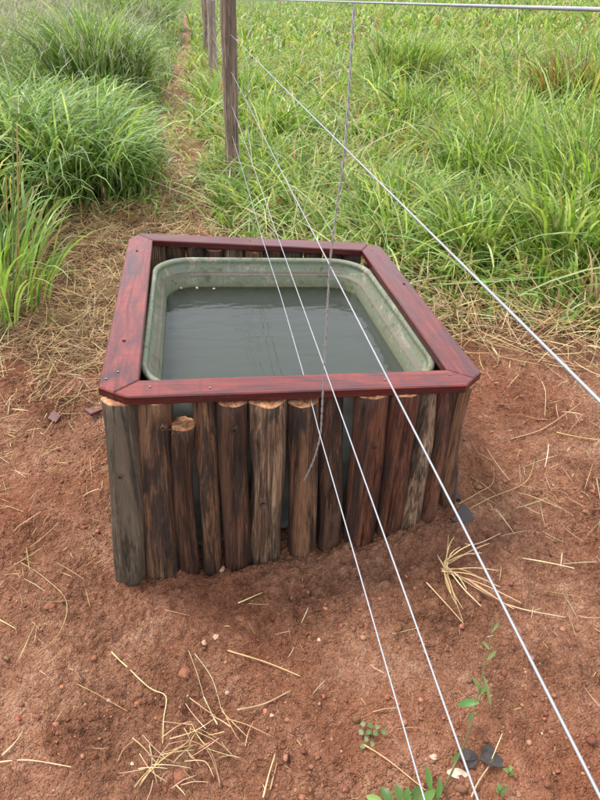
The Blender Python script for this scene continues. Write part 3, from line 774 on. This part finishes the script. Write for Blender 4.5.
def row(p0, p1, n, seed, lean=(0, 0)):
    p0, p1 = np.array(p0), np.array(p1)
    step = np.linalg.norm(p1 - p0) / n
    for i in range(n):
        p = p0 + (p1 - p0) * ((i + .5) / n); r = step * .5 * g.uniform(.84, .99)
        zt = TZ(p[1]) - TH - .006 - (g.uniform(.0, .02) if g.random() < .6 else 0)
        T = np.array([p[0], p[1], zt]); B = np.array([p[0] + g.normal(0, .008) + lean[0], p[1] + g.normal(0, .008) + lean[1], float(ground(p[0], p[1])) - .12])
        mk = ['log_brown', 'log_dark', 'log_red', 'log_red', 'log_grey', 'log_pale'][g.integers(6)]
        V, F, mi = log_mesh(T, B, r, r * g.uniform(.95, 1.05), seed + i, None, 10, 16)
        o = obj('log', V, F, [M[mk], M['end']], trough, mat_idx=mi); fix_normals(o)
mid = lambda a, b_: (C_[a][:2] + C_[b_][:2]) / 2
bl, br, fr_, fl_ = [(C_[k + 'i'][:2] * .45 + C_[k + 'm'][:2] * .55) for k in ('BL', 'BR', 'FR', 'FL')]
bl, br, fr_, fl_ = [C_[k + 'i'][:2] * .05 + C_[k + 'm'][:2] * .95 for k in ('BL', 'BR', 'FR', 'FL')]
row(bl + [.03, -.02], br + [-.03, -.02], 11, 100); row(fl_ + [.004, .10], bl + [.004, -.06], 12, 130); row(fr_ + [.006, .13], br + [.006, -.06], 11, 160)

# tub ---------------------------------------------------------------
Q4 = [on_z(146, 380, .59)[:2] + [-.022, -.068], on_z(447, 372, .59)[:2] + [-.004, -.045], on_z(362, 259, .59)[:2], on_z(154, 257.5, .59)[:2]]   # FL FR BR BL
def rr_loop(ins, rad, z, k=10):
    fl, fr2, br2, bl2 = [np.array(q) for q in Q4]
    w = (np.linalg.norm(fr2 - fl) + np.linalg.norm(br2 - bl2)) / 2; h = (np.linalg.norm(bl2 - fl) + np.linalg.norm(br2 - fr2)) / 2
    pts = []
    for (cx, cy, a0) in ((w - ins - rad, ins + rad, -90), (w - ins - rad, h - ins - rad, 0), (ins + rad, h - ins - rad, 90), (ins + rad, ins + rad, 180)):
        for i in range(k + 1):
            a = math.radians(a0 + 90 * i / k); pts.append((cx + rad * math.cos(a), cy + rad * math.sin(a)))
    out = []
    for (u, v) in pts:
        u /= w; v /= h
        p = fl * (1 - u) * (1 - v) + fr2 * u * (1 - v) + br2 * u * v + bl2 * (1 - u) * v
        out.append((p[0], p[1], z))
    return out
def loft(loops, cap_first=True, cap_last=True):
    n = len(loops[0]); V = [p for l in loops for p in l]; F = []
    for k in range(len(loops) - 1):
        for i in range(n): F.append((k * n + i, k * n + (i + 1) % n, (k + 1) * n + (i + 1) % n, (k + 1) * n + i))
    if cap_first: F.append(tuple(range(n - 1, -1, -1)))
    if cap_last: F.append(tuple((len(loops) - 1) * n + i for i in range(n)))
    return V, F
RT = .595
prof = [(.020, .14, -.16), (.016, .14, .40), (.014, .17, RT - .05), (.004, .17, RT - .022), (.0, .17, RT - .012), (.001, .17, RT - .003), (.007, .17, RT), (.015, .168, RT - .003), (.019, .165, RT - .010),
        (.021, .16, RT - .016), (.017, .16, RT - .022), (.022, .16, RT - .034), (.027, .155, RT - .058), (.034, .15, RT - .066), (.046, .145, RT - .066), (.049, .14, RT - .074), (.055, .135, RT - .13), (.085, .10, .22), (.11, .09, .09), (.15, .06, .07)]
V, F = loft([rr_loop(*p) for p in prof])
nl = 44; mi = [1 if k < 4 * nl else 0 for k in range(len(F))]
tub = obj('tub', V, F, [M['tub'], M['tub_outside']], trough, origin=(.26, 2.2, 0), mat_idx=mi); fix_normals(tub)
tub['label'] = 'pale green patinated tub with rounded corners'
for (a, b_) in ((181, 288.5), (197, 288.5), (214, 289.5)):
    p = on_y(a, b_, 2.655); V, F = disc(np.array([p[0], p[1], p[2]]), .006, .006, 8); obj('pale_blob', V, F, M['flake'], tub, smooth=False)  # small pale blobs on the tub's back wall near the waterline
WL = .470
V, F = loft([rr_loop(.084, .102, .23), rr_loop(.0566, .135, WL - .004), rr_loop(.0560, .135, WL)])
wo_ = obj('water', V, F, M['water'], None, smooth=False, origin=(.26, 2.2, 0)); fix_normals(wo_)
tag(wo_, 'still murky grey green water filling the trough', 'water', kind='structure')

# ------------------------------------------------------------------ fence
fence = empty('wire_fence', (.3, 6.05, .1), 'wire fence with rough wooden posts strung right over the trough', 'fence')
def tube(pts, r, k=8, closed_ends=True):
    P = np.array(pts, float); n = len(P); V = []; F = []
    r = np.asarray(r) * np.ones(n)
    up = np.array([.13, .31, .94])
    for i in range(n):
        t = P[min(i + 1, n - 1)] - P[max(i - 1, 0)]; t /= np.linalg.norm(t)
        u = np.cross(t, up); 
        if np.linalg.norm(u) < .15: u = np.cross(t, [1, 0, 0])
        u /= np.linalg.norm(u); w = np.cross(t, u)
        for j in range(k):
            a = 2 * math.pi * j / k; V.append(P[i] + r[i] * (u * math.cos(a) + w * math.sin(a)))
    for i in range(n - 1):
        for j in range(k): F.append((i * k + j, i * k + (j + 1) % k, (i + 1) * k + (j + 1) % k, (i + 1) * k + j))
    if closed_ends: F.append(tuple(range(k))[::-1]); F.append(tuple((n - 1) * k + j for j in range(k)))
    return V, F
WR = .0016
XF = .3
posts_y = [6.05, 12.7, 20.0]
def wire_path(z0, dz_far):
    ys = [-1.2, -.3, .5, 1.35, 2.5, 4.0, 6.05, 9.3, 12.7, 16, 20.0, 30]
    return [(XF + .0015 * math.sin(y * 2), y, z0 + .0 * y + dz_far * max(0, y - 6.05)) for y in ys]
for z0 in (1.607, 1.352, 1.073, .805):
    V, F = tube(wire_path(z0, -.006), WR); obj('wire', V, F, M['wire'], fence)
lowest = [(XF, -1.2, .600), (XF, .4, .590), (XF, 1.35, .594), (XF, 1.45, .603), (XF, 1.60, .606), (XF - .004, 2.2, .622), tuple(on_y(262, 238, 2.86)), (XF - .006, 4.2, .595), (XF, 6.05, .552), (XF, 12.7, .50), (XF, 20.0, .46), (XF, 30, .4)]
V, F = tube(lowest, WR); w5 = obj('wire', V, F, M['wire'], fence); w5['label'] = 'lowest wire, passing under the front rim board'
M['pale_post'] = wood_log('bleached_post_wood', [(.16, .11, .085), (.30, .22, .17), (.42, .32, .25), (.55, .45, .37)], stain=(.16, .11, .08), stain_amt=.5, rough=(.6, .9), k=1.0)
def post(y, px_mid, r, top, seed, lean, mk='post'):
    zb = float(ground(XF, y)) - .3
    T = np.array([XF + lean, y, top]); B = np.array([XF, y, zb])
    V, F, mi = log_mesh(T, B, r * .97, r * 1.04, seed, None, 26, 18)
    o = obj('post', V, F, [M[mk], M[mk]], fence, mat_idx=mi); fix_normals(o); return o
post(6.05, 232, .062, 2.0, 301, -.012); post(12.7, 213, .072, 2.05, 302, .01, 'pale_post'); post(20.0, 205, .075, 2.1, 303, -.03)
def smooth_path(pts, step=.006):
    P = np.array(pts, float); out = []
    for i in range(len(P) - 1):
        p0, p1, p2, p3 = P[max(i - 1, 0)], P[i], P[i + 1], P[min(i + 2, len(P) - 1)]
        m = max(2, int(np.linalg.norm(p2 - p1) / step))
        for k in range(m):
            t = k / m
            out.append(.5 * ((2 * p1) + (-p0 + p2) * t + (2 * p0 - 5 * p1 + 4 * p2 - p3) * t * t + (-p0 + 3 * p1 - 3 * p2 + p3) * t ** 3))
    out.append(P[-1]); return np.array(out)
def stay(pts, label, pitch=.05, r=.0016, off=.0017):
    P = smooth_path(pts)
    st = obj_e = None
    s = np.concatenate([[0], np.cumsum(np.linalg.norm(np.diff(P, axis=0), axis=1))])
    root = None
    for k in (0, 1):
        a = 2 * math.pi * s / pitch + k * math.pi
        Q = P + off * np.stack([np.cos(a), np.sin(a), 0 * a], -1)
        V, F = tube(Q, r, 6)
        o = obj('stay_wire', V, F, M['stay'], fence); o['label'] = label
stay([(XF + .004, 1.352, 1.66), (XF + .004, 1.35, 1.60), tuple(on_y(345, 148, 1.346)), tuple(on_y(336.5, 210, 1.348)), tuple(on_y(330, 265, 1.348)), tuple(on_y(324, 370, 1.348)), tuple(on_y(321.5, 420, 1.348)), tuple(on_y(319.5, 440, 1.352)), tuple(on_y(313, 462, 1.37)), tuple(on_y(304, 481, 1.39))], 'twisted strand of the near hanging stay, its lower end bent sideways')
stay([(XF + .003, 4.03, 1.64), (XF - .002, 4.03, 1.35), (XF + .003, 4.03, 1.07), (XF, 4.03, .8), (XF + .004, 4.03, .52)], 'strand of the thin far stay before the first post', r=.0012, off=.0011)

# ------------------------------------------------------------------ loose things on the ground
def ribbon_straw(name, lines, mat_, label=None, cat=None, group=None, w=.003, parent=None, lift=.011, cols=None):
    """flattened dry stems lying on the ground; each line is a list of photo points (x, y[, extra height])"""
    vs, fs, cs = [], [], []
    for ln in lines:
        P = []
        for q in ln:
            p = on_ground(q[0], q[1]); p = p + (O - p) / np.linalg.norm(O - p) * 0
            p[2] += lift + (q[2] if len(q) > 2 else 0); P.append(p)
        if len(P) > 2: P = smooth_path(P, .012)
        else: P = np.array([P[0] + (P[1] - P[0]) * t for t in np.linspace(0, 1, 6)])
        P = np.array(P); P[:, 2] = np.maximum(P[:, 2], np.maximum(ground_fine(P[:, 0], P[:, 1]), ground_fine(P[:, 0] + .004, P[:, 1] - .004)) + w * .4 + .0015)
        if len(P) > 4:
            kz = np.pad(P[:, 2], 3, mode='edge'); P[:, 2] = np.maximum(np.convolve(kz, np.ones(7) / 7, 'valid'), P[:, 2] - .004)
            kz = np.pad(P[:, 2], 2, mode='edge'); P[:, 2] = np.convolve(kz, np.ones(5) / 5, 'valid')
        n = len(P); rad = w / 2 * np.linspace(1, .55, n) * (1 + .1 * np.sin(np.arange(n) * 1.3))
        V, F = tube(P, rad, 5); b0 = len(vs); vs += list(V); fs += [tuple(i + b0 for i in f) for f in F]
        c = pick(cols or [(.58, .38, .195), (.50, .32, .16), (.64, .45, .26)], [1] * len(cols or [1, 1, 1]), 1)[0]; cs += [c] * len(V)
    o = obj(name, vs, fs, M['straw'], parent, attrs={'col': np.array(cs)})
    if label: tag(o, label, cat, group)
    return o
G_ST = 'single straws lying on the bare soil'
for ln, w, lab in [
    ([(22, 565), (45, 580), (67, 604), (60, 635), (38, 655)], .0035, 'kinked straw on the soil left of the grey corner log'),
    ([(0, 622), (17, 631)], .004, 'short straw at the left picture edge level with the log feet'),
    ([(228, 653), (262, 663), (300, 678)], .0055, 'thick split straw running right below the two pale pebbles'),
    ([(112, 654), (124, 667), (150, 690), (166, 698), (164, 722), (163, 745)], .0045, 'long kinked straw left of the straw tuft in front'),
    ([(78, 686), (100, 698), (128, 713)], .0022, 'thin straight straw halfway between tuft and left edge'),
    ([(237, 712), (265, 706), (291, 692)], .0065, 'broad flattened straw pointing right of the front tuft'),
    ([(0, 765), (30, 763), (72, 769)], .004, 'curved straw in the bottom left corner of the ground'),
    ([(3, 758), (14, 745), (24, 735)], .005, 'short steep straw at the lower left edge'),
    ([(205, 527), (245, 518)], .001, None),
    ([(372, 612), (366, 603), (357, 590)], .0, None),
    ([(510, 441), (540, 432), (562, 418), (580, 405)], .0055, 'long straw on the red soil right of the rim corner'),
    ([(541, 383), (545, 395), (544, 418)], .0035, 'bent upright straw near the grass edge at right'),
    ([(595, 482), (600, 505)], .0055, 'stout straw at the right picture edge'),
    ([(556, 434), (580, 440), (600, 442)], .006, 'flat bleached straw at the right edge above the footprints'),
    ([(465, 513), (490, 500), (525, 484), (534, 460)], .0045, 'long straw leaning away from the dark offcuts'),
    ([(458, 506), (478, 495), (492, 485), (493, 468)], .004, 'kinked straw crossing just above the dark offcuts'),
    ([(392, 637), (417, 630)], .003, 'short straw crossing under the middle wire in front'),
    ([(362, 747), (380, 757), (412, 782), (425, 792)], .0045, 'dry runner stem curving past the small seedling'),
    ([(372, 715), (385, 711), (398, 709)], .0035, 'short brown straw just above the small seedling'),
    ([(470, 800), (478, 783), (492, 763)], .005, 'straw leaning on the dark dead leaf'),
    ([(563, 793), (569, 770), (578, 752)], .0, None),
    ([(263, 800), (269, 775), (275, 757)], .005, 'pair straw right of the front tuft at the bottom edge'),
    ([(270, 792), (277, 765)], .0045, 'shorter of the pair of straws at the bottom edge'),
    ([(236, 540), (262, 533), (238, 606)], .0, None),
    ([(238, 606), (262, 594)], .004, 'stout short straw below the pale streaked log'),
    ([(222, 593), (232, 600), (226, 600)], .0, None),
    ([(165, 611), (190, 619)], .003, 'thin dark straw below the short dark log'),
    ([(20, 662), (36, 625)], .003, 'straight thin straw beside the kinked straw at left'),
    ([(560, 715), (548, 690), (540, 672)], .0, None)]:
    if lab: ribbon_straw('straw', [ln], None, lab, 'straw', G_ST, w)
# front tuft
rl = [[(189, 655), (197, 675), (204, 700)], [(195, 658), (212, 682), (222, 715)], [(190, 702), (205, 712), (216, 720)], [(222, 715), (235, 728), (248, 741)], [(226, 722), (245, 728), (270, 738)], [(222, 712), (232, 730), (240, 745)],
      [(170, 742), (195, 735), (215, 722)], [(168, 748), (190, 744), (207, 752), (217, 775), (220, 790)], [(185, 765), (205, 766), (214, 780)], [(133, 741), (145, 752), (160, 770)], [(135, 790), (150, 772), (175, 752), (198, 748)], [(142, 786), (160, 765), (190, 745)],
      [(140, 756), (152, 775), (168, 786)], [(150, 748), (152, 768), (140, 790)], [(190, 731), (212, 742), (226, 752)], [(204, 700), (212, 716), (218, 728)], [(162, 740), (180, 728), (192, 726)], [(205, 745), (214, 762), (220, 785)]]
rl = [[(a, b_, .012 * RNG.random()) for a, b_ in l] for l in rl]
for l in range(34):
    a0 = (150 if l % 2 else 200) + RNG.normal(0, 18); b0 = (768 if l % 2 else 742) + RNG.normal(0, 14); an = RNG.random() * 6.28; ll = RNG.uniform(14, 40)
    rl.append([(a0, b0), (a0 + ll * .5 * math.cos(an), b0 + ll * .4 * math.sin(an), .015), (a0 + ll * math.cos(an + .07), b0 + ll * .8 * math.sin(an + .07))])
ribbon_straw('straw_tuft', rl, None, 'tangled tuft of pale straw on the soil in front of the trough', 'straw tuft', None, .0029)
# radiating dry tuft on the right
c0 = (443, 574); rl = []
for (ex, ey, h) in [(452, 545, .05), (447, 540, .03), (470, 552, .05), (497, 575, .02), (480, 560, .04), (505, 607, .0), (492, 600, .01), (513, 612, 0), (480, 610, .01), (462, 613, .0), (455, 608, .01), (465, 595, .02), (498, 592, .02), (520, 606, .005), (475, 582, .03), (458, 555, .05), (488, 548, .02), (450, 598, .02), (436, 560, .02), (462, 625, 0)]:
    mx_, my_ = (c0[0] + ex) / 2 + RNG.normal(0, 2), (c0[1] + ey) / 2 + RNG.normal(0, 2)
    rl.append([(c0[0] + RNG.normal(0, 2.5), c0[1] + RNG.normal(0, 2.5), .006), (mx_, my_, h + .01), (ex, ey, h * .4)])
rl += [[(505, 607), (530, 613), (565, 620)], [(426, 585), (440, 600), (463, 626)], [(445, 540), (470, 548), (500, 535)]]
ribbon_straw('dry_grass_tuft', rl, None, 'uprooted dry grass tuft fanning out below the right corner logs', 'dry grass', None, .0048)

def offcut(pxs, th, label, seed, tilt):
    P = [on_ground(*p) for p in pxs]; c = sum(P) / len(P)
    zt = max(p[2] for p in P) + .014
    poly = ccw(P)
    V, F = prism(poly, lambda y: zt + tilt * (y - c[1]), th, .002)
    tag(obj('wood_offcut', V, F, M['offcut' if seed < 3 else 'offcut_red'], None, smooth=False), label, 'offcut', 'triangular offcuts of the rim boards')
offcut([(450, 527), (461, 508), (479, 523), (466, 528)], .016, 'larger dark triangular wood offcut nearest the dry tuft', 1, .15)
offcut([(444, 501), (454, 484), (460, 502)], .02, 'smaller dark triangular offcut against the right corner log', 2, .35)
offcut([(85, 417), (96, 411), (103, 415), (92, 422)], .018, 'dark red wood offcut beside the left rim corner', 3, .1)
offcut([(48, 420), (54, 413), (62, 420), (56, 424)], .014, 'small brown wood chip lying left of the rim corner', 4, .1)

def stone(px, py, r, m, label, seed, name='pebble', cat='pebble'):
    g2 = np.random.default_rng(seed); c = on_ground(px, py)
    V = []; F = []; k, m2 = 10, 7
    sx, sy, sz = g2.uniform(.85, 1.25), g2.uniform(.8, 1.15), g2.uniform(.6, .85)
    for i in range(m2 + 1):
        th = math.pi * i / m2
        for j in range(k):
            a = 2 * math.pi * j / k
            d = np.array([math.sin(th) * math.cos(a), math.sin(th) * math.sin(a), math.cos(th)])
            nz = 1 + .75 * float(fbm(d[0] * 1.9 + seed * 5.1, d[1] * 1.9 + d[2] * 2.3, 3))
            V.append(c + d * r * nz * np.array([sx, sy, sz]) + np.array([0, 0, r * sz * .25]))
    for i in range(m2):
        for j in range(k): F.append((i * k + j, (i + 1) * k + j, (i + 1) * k + (j + 1) % k, i * k + (j + 1) % k))
    o = obj(name, V, F, M[m], None, smooth=False); fix_normals(o)
    tag(o, label, cat, 'pebbles and lumps on the soil')
stone(216, 637, .0095, 'pale_stone', 'larger of two pale pebbles below the log feet', 1)
stone(204, 643, .0085, 'pale_stone', 'smaller of two pale pebbles below the log feet', 2)
stone(223, 570, .014, 'pale_stone', 'pinkish stone wedged at the foot of the fourth and fifth logs', 3)
stone(50, 608, .019, 'red_stone', 'rust brown lump inside the kinked straw at left', 4, 'soil_lump', 'soil lump')
stone(240, 618, .013, 'red_stone', 'brown lump right of the pale pebble pair', 5, 'soil_lump', 'soil lump')
stone(94, 658, .009, 'red_stone', 'small orange brown lump above the thin straight straw', 6, 'soil_lump', 'soil lump')
stone(184, 675, .016, 'red_stone', 'rounded brown lump behind the front straw tuft', 7, 'soil_lump', 'soil lump')
stone(180, 778, .019, 'red_stone', 'long brown clod below the front straw tuft', 8, 'soil_lump', 'soil lump')
stone(227, 693, .006, 'pale_stone', 'tiny pale pebble right of the front straw tuft', 9)
stone(271, 716, .007, 'pale_stone', 'pale pebble below the broad flattened straw', 10)
stone(132, 764, .006, 'pale_stone', 'tiny pale pebble left of the front straw tuft', 11)
stone(319, 640, .0055, 'pale_stone', 'tiny pale pebble on dark soil right of the split straw', 12)
stone(434, 758, .008, 'pale_stone', 'orange pebble beside the leafy weed at the bottom', 13)
stone(388, 697, .0075, 'red_stone', 'small red lump above the seedling', 14, 'soil_lump', 'soil lump')

def leaf_mesh(base, tip, width, up, fold=.25, droop=.2, n=6):
    base, tip = np.array(base, float), np.array(tip, float); ax = tip - base; L = np.linalg.norm(ax); ax /= L
    up = np.array(up, float); side = np.cross(ax, up); side /= np.linalg.norm(side); nrm = np.cross(side, ax)
    V = []; F = []
    for i in range(n + 1):
        s = i / n; w = width / 2 * (math.sin(math.pi * min(1, s * .93 + .05)) ** .8)
        c = base + ax * L * s + nrm * L * droop * (s - s * s * 1.6)
        V += [c - side * w + nrm * w * fold, c, c + side * w + nrm * w * fold]
    for i in range(n): F += [(3 * i, 3 * i + 1, 3 * i + 4, 3 * i + 3), (3 * i + 1, 3 * i + 2, 3 * i + 5, 3 * i + 4)]
    return V, F
def leaf(parent, base, tip, width, col, up=(0, -.3, 1), fold=.25, droop=.2):
    V, F = leaf_mesh(base, tip, width, up, fold, droop)
    return obj('leaf', V, F, M['blade'], parent, attrs={'col': np.tile(np.array(col), (len(V), 1))})
def at(px, py, h):                 # a point h above the ground seen at a photo point
    v = ray(px, py); p = on_ground(px, py)
    for i in range(8): p = on_z(px, py, float(ground(p[0], p[1])) + h)
    return p
# slender vine-like weed
wb = on_ground(440, 800)
weed = empty('slender_weed', wb, 'slender upright weed with one broad leaf, right of the middle wires', 'weed')
sp_ = [at(432, 806, 0), at(447, 782, .02), at(458, 758, .05), at(470, 728, .08), at(476, 703, .10), at(483, 672, .125), at(490, 640, .14), at(493, 620, .15)]
V, F = tube(smooth_path(sp_, .01), np.linspace(.0028, .0011, len(smooth_path(sp_, .01))), 6)
obj('stem', V, F, M['blade'], weed, attrs={'col': np.tile(np.array((.16, .17, .06)), (len(V), 1))})
for (a, b_, h1, c, d, h2, w, col) in [(479, 702, .10, 457, 704, .09, .020, (.10, .24, .05)), (478, 695, .10, 487, 685, .11, .012, (.16, .25, .06)), (480, 690, .11, 472, 676, .12, .010, (.14, .2, .05)), (487, 660, .13, 497, 650, .13, .010, (.2, .26, .08)),
                                     (489, 650, .14, 482, 640, .14, .008, (.22, .26, .09)), (492, 632, .145, 499, 622, .15, .008, (.2, .25, .08)), (483, 675, .12, 492, 706, .10, .009, (.16, .22, .06)), (474, 712, .095, 466, 722, .085, .009, (.11, .16, .05)), (461, 752, .05, 452, 762, .04, .012, (.13, .22, .05))]:
    leaf(weed, at(a, b_, h1), at(c, d, h2), w, col)
# seedling
sb = on_ground(371, 737)
seed_ = empty('seedling', sb, 'small round leaved green seedling left of the lower wires', 'seedling')
V, F = tube([sb, sb + [0, 0, .02]], [.0018, .0014], 6); obj('stem', V, F, M['blade'], seed_, attrs={'col': np.tile(np.array((.15, .17, .06)), (len(V), 1))})
for q, (c, d) in enumerate([(363, 724), (370, 725), (377, 727), (384, 732), (361, 732), (366, 739), (363, 746), (375, 733), (372, 744), (369, 732)]):
    p = at(c, d, .02 + .004 * (q % 3)); an = q * 2.1; dv = np.array([math.cos(an), math.sin(an), .25]) * .0075
    leaf(seed_, p - dv, p + dv, .0125, pick([(.17, .25, .09), (.24, .31, .14), (.13, .20, .065), (.30, .36, .19)], [1, 1, 1, 1], 1)[0], (0, -.5, 1), .1 + .1 * (q % 3), .1)
    V, F = tube([sb + [0, 0, .006], p - dv], [.0011, .0008], 4); obj('leaf_stalk', V, F, M['blade'], seed_, attrs={'col': np.tile(np.array((.17, .18, .07)), (len(V), 1))})
# leafy weed at the bottom edge
lb = on_ground(405, 812)
lw = empty('leafy_weed', lb, 'bright green leafy weed cut by the bottom edge of the picture', 'weed')
V, F = tube([lb, at(405, 800, .03), at(412, 792, .05)], [.003, .0025, .002], 6); obj('stem', V, F, M['blade'], lw, attrs={'col': np.tile(np.array((.15, .2, .06)), (len(V), 1))})
for (a, b_, c, d, w) in [(385, 806, 366, 795, .022), (392, 804, 381, 786, .024), (400, 802, 397, 784, .022), (407, 802, 408, 788, .02), (412, 800, 420, 786, .022), (418, 804, 436, 790, .022), (430, 792, 427, 765, .016), (396, 812, 376, 806, .022), (420, 812, 446, 802, .022), (404, 812, 398, 800, .02), (437, 800, 441, 778, .014)]:
    leaf(lw, at(a, b_, .035), at(c, d, .05), w, pick([(.14, .28, .05), (.19, .33, .07), (.10, .21, .04)], [1, 1, 1], 1)[0], (0, -.4, 1), .3, .25)
# two tiny sprouts by the dead leaf
for (a, b_, lab) in [(508, 772, 'tiny two leaved sprout right of the dead leaf'), (499, 791, 'tiny sprout at the bottom edge below the dead leaf'), (428, 603, None)]:
    if not lab: continue
    p0 = on_ground(a, b_ + 3); sr = empty('sprout', p0, lab, 'sprout', 'tiny sprouts near the dead leaf')
    V, F = tube([p0, p0 + [0, 0, .018]], [.0014, .001], 5); obj('stem', V, F, M['blade'], sr, attrs={'col': np.tile(np.array((.13, .2, .05)), (len(V), 1))})
    for q in range(4):
        an = q * 1.9 + a; ln_ = .011 + .006 * ((q * 7) % 3) / 2; leaf(sr, p0 + [0, 0, .010 + .003 * q], p0 + np.array([ln_ * math.cos(an), ln_ * math.sin(an), .016 + .005 * q]), .009, pick([(.13, .24, .06), (.2, .3, .09)], [1, 1], 1)[0], (0, -.4, 1))
# dark dead leaf and pale flake
dlr = empty('dead_leaf', on_ground(485, 758), 'crumpled dark dead leaf at the foot of the slender weed', 'dead leaf')
for (a, b_, c, d, w) in [(478, 757, 455, 754, .028), (480, 757, 506, 764, .034), (482, 756, 494, 744, .026), (478, 758, 465, 768, .018)]:
    V, F = leaf_mesh(at(a, b_, .008), at(c, d, .012), w, (0, -.2, 1), .5, .35); obj('leaf_lobe', V, F, M['dead_leaf'], dlr)
V, F = leaf_mesh(at(447, 772, .004), at(470, 776, .006), .024, (0, -.2, 1), .2, .15); o = obj('bark_flake', V, F, M['flake'], None)
tag(o, 'pale curled flake left of the dead leaf', 'flake')

# ------------------------------------------------------------------ broad-bladed clump at the left edge
cb = np.array([-1.3, 3.8, float(ground(-1.3, 3.8))])
clump = empty('grass_clump', cb, 'broad bladed light green grass clump at left, nearest the trough', 'grass clump')
gg = np.random.default_rng(21)
def one_blade(x, y, L, w, az, t0, t1, col, name='leaf'):
    V, Q, C = blades(np.array([x]), np.array([y]), np.array([float(ground(x, y)) - .01]), L, w, az, t0, t1, np.array([col]), 8, twist=gg.normal(0, .5), power=1.5)
    return obj(name, V, [tuple(q) for q in Q], M['blade'], clump, attrs={'col': C})
CL = [(.20, .33, .06), (.26, .40, .09), (.15, .26, .05), (.34, .45, .13)]
for i in range(190):
    rr_ = .34 * math.sqrt(gg.random()); a = gg.random() * 6.28
    x = -1.30 + rr_ * math.sin(a) * .9; y = 3.80 + rr_ * math.cos(a) * 1.3
    t0 = abs(gg.normal(.12, .1)) + .5 * rr_; az = a + gg.normal(0, .5)
    col = np.array(CL[gg.integers(4)]) * (1 + gg.normal(0, .15))
    if gg.random() < .12: col = np.array(DRY[gg.integers(5)])
    one_blade(x, y, gg.uniform(.35, .85), gg.uniform(.011, .022), az, t0, t0 + abs(gg.normal(1.0, .5)), col)
one_blade(-1.02, 3.45, .34, .018, 2.0, .75, 1.9, (.17, .29, .06))
one_blade(-1.0, 3.5, .26, .015, 1.7, .5, 1.7, (.2, .31, .08))
for (pa, pb, r, col) in [((12, 300), (13, 120), .0055, (.22, .27, .12)), ((18, 290), (17, 125), .0045, (.50, .36, .16)), ((14, 300), (20, 153), .004, (.42, .36, .14)), ((8, 300), (6, 175), .004, (.45, .33, .14)), ((22, 262), (46, 202), .004, (.38, .36, .13))]:
    A = on_y(*pa, 3.6); B_ = on_y(*pb, 3.6)
    V, F = tube(smooth_path([A + [0, 0, -.05], (A + B_) / 2 + [.004, 0, 0], B_], .02), r * .8, 6)
    obj('stalk', V, F, M['blade'], clump, attrs={'col': np.tile(np.array(col), (len(V), 1))})
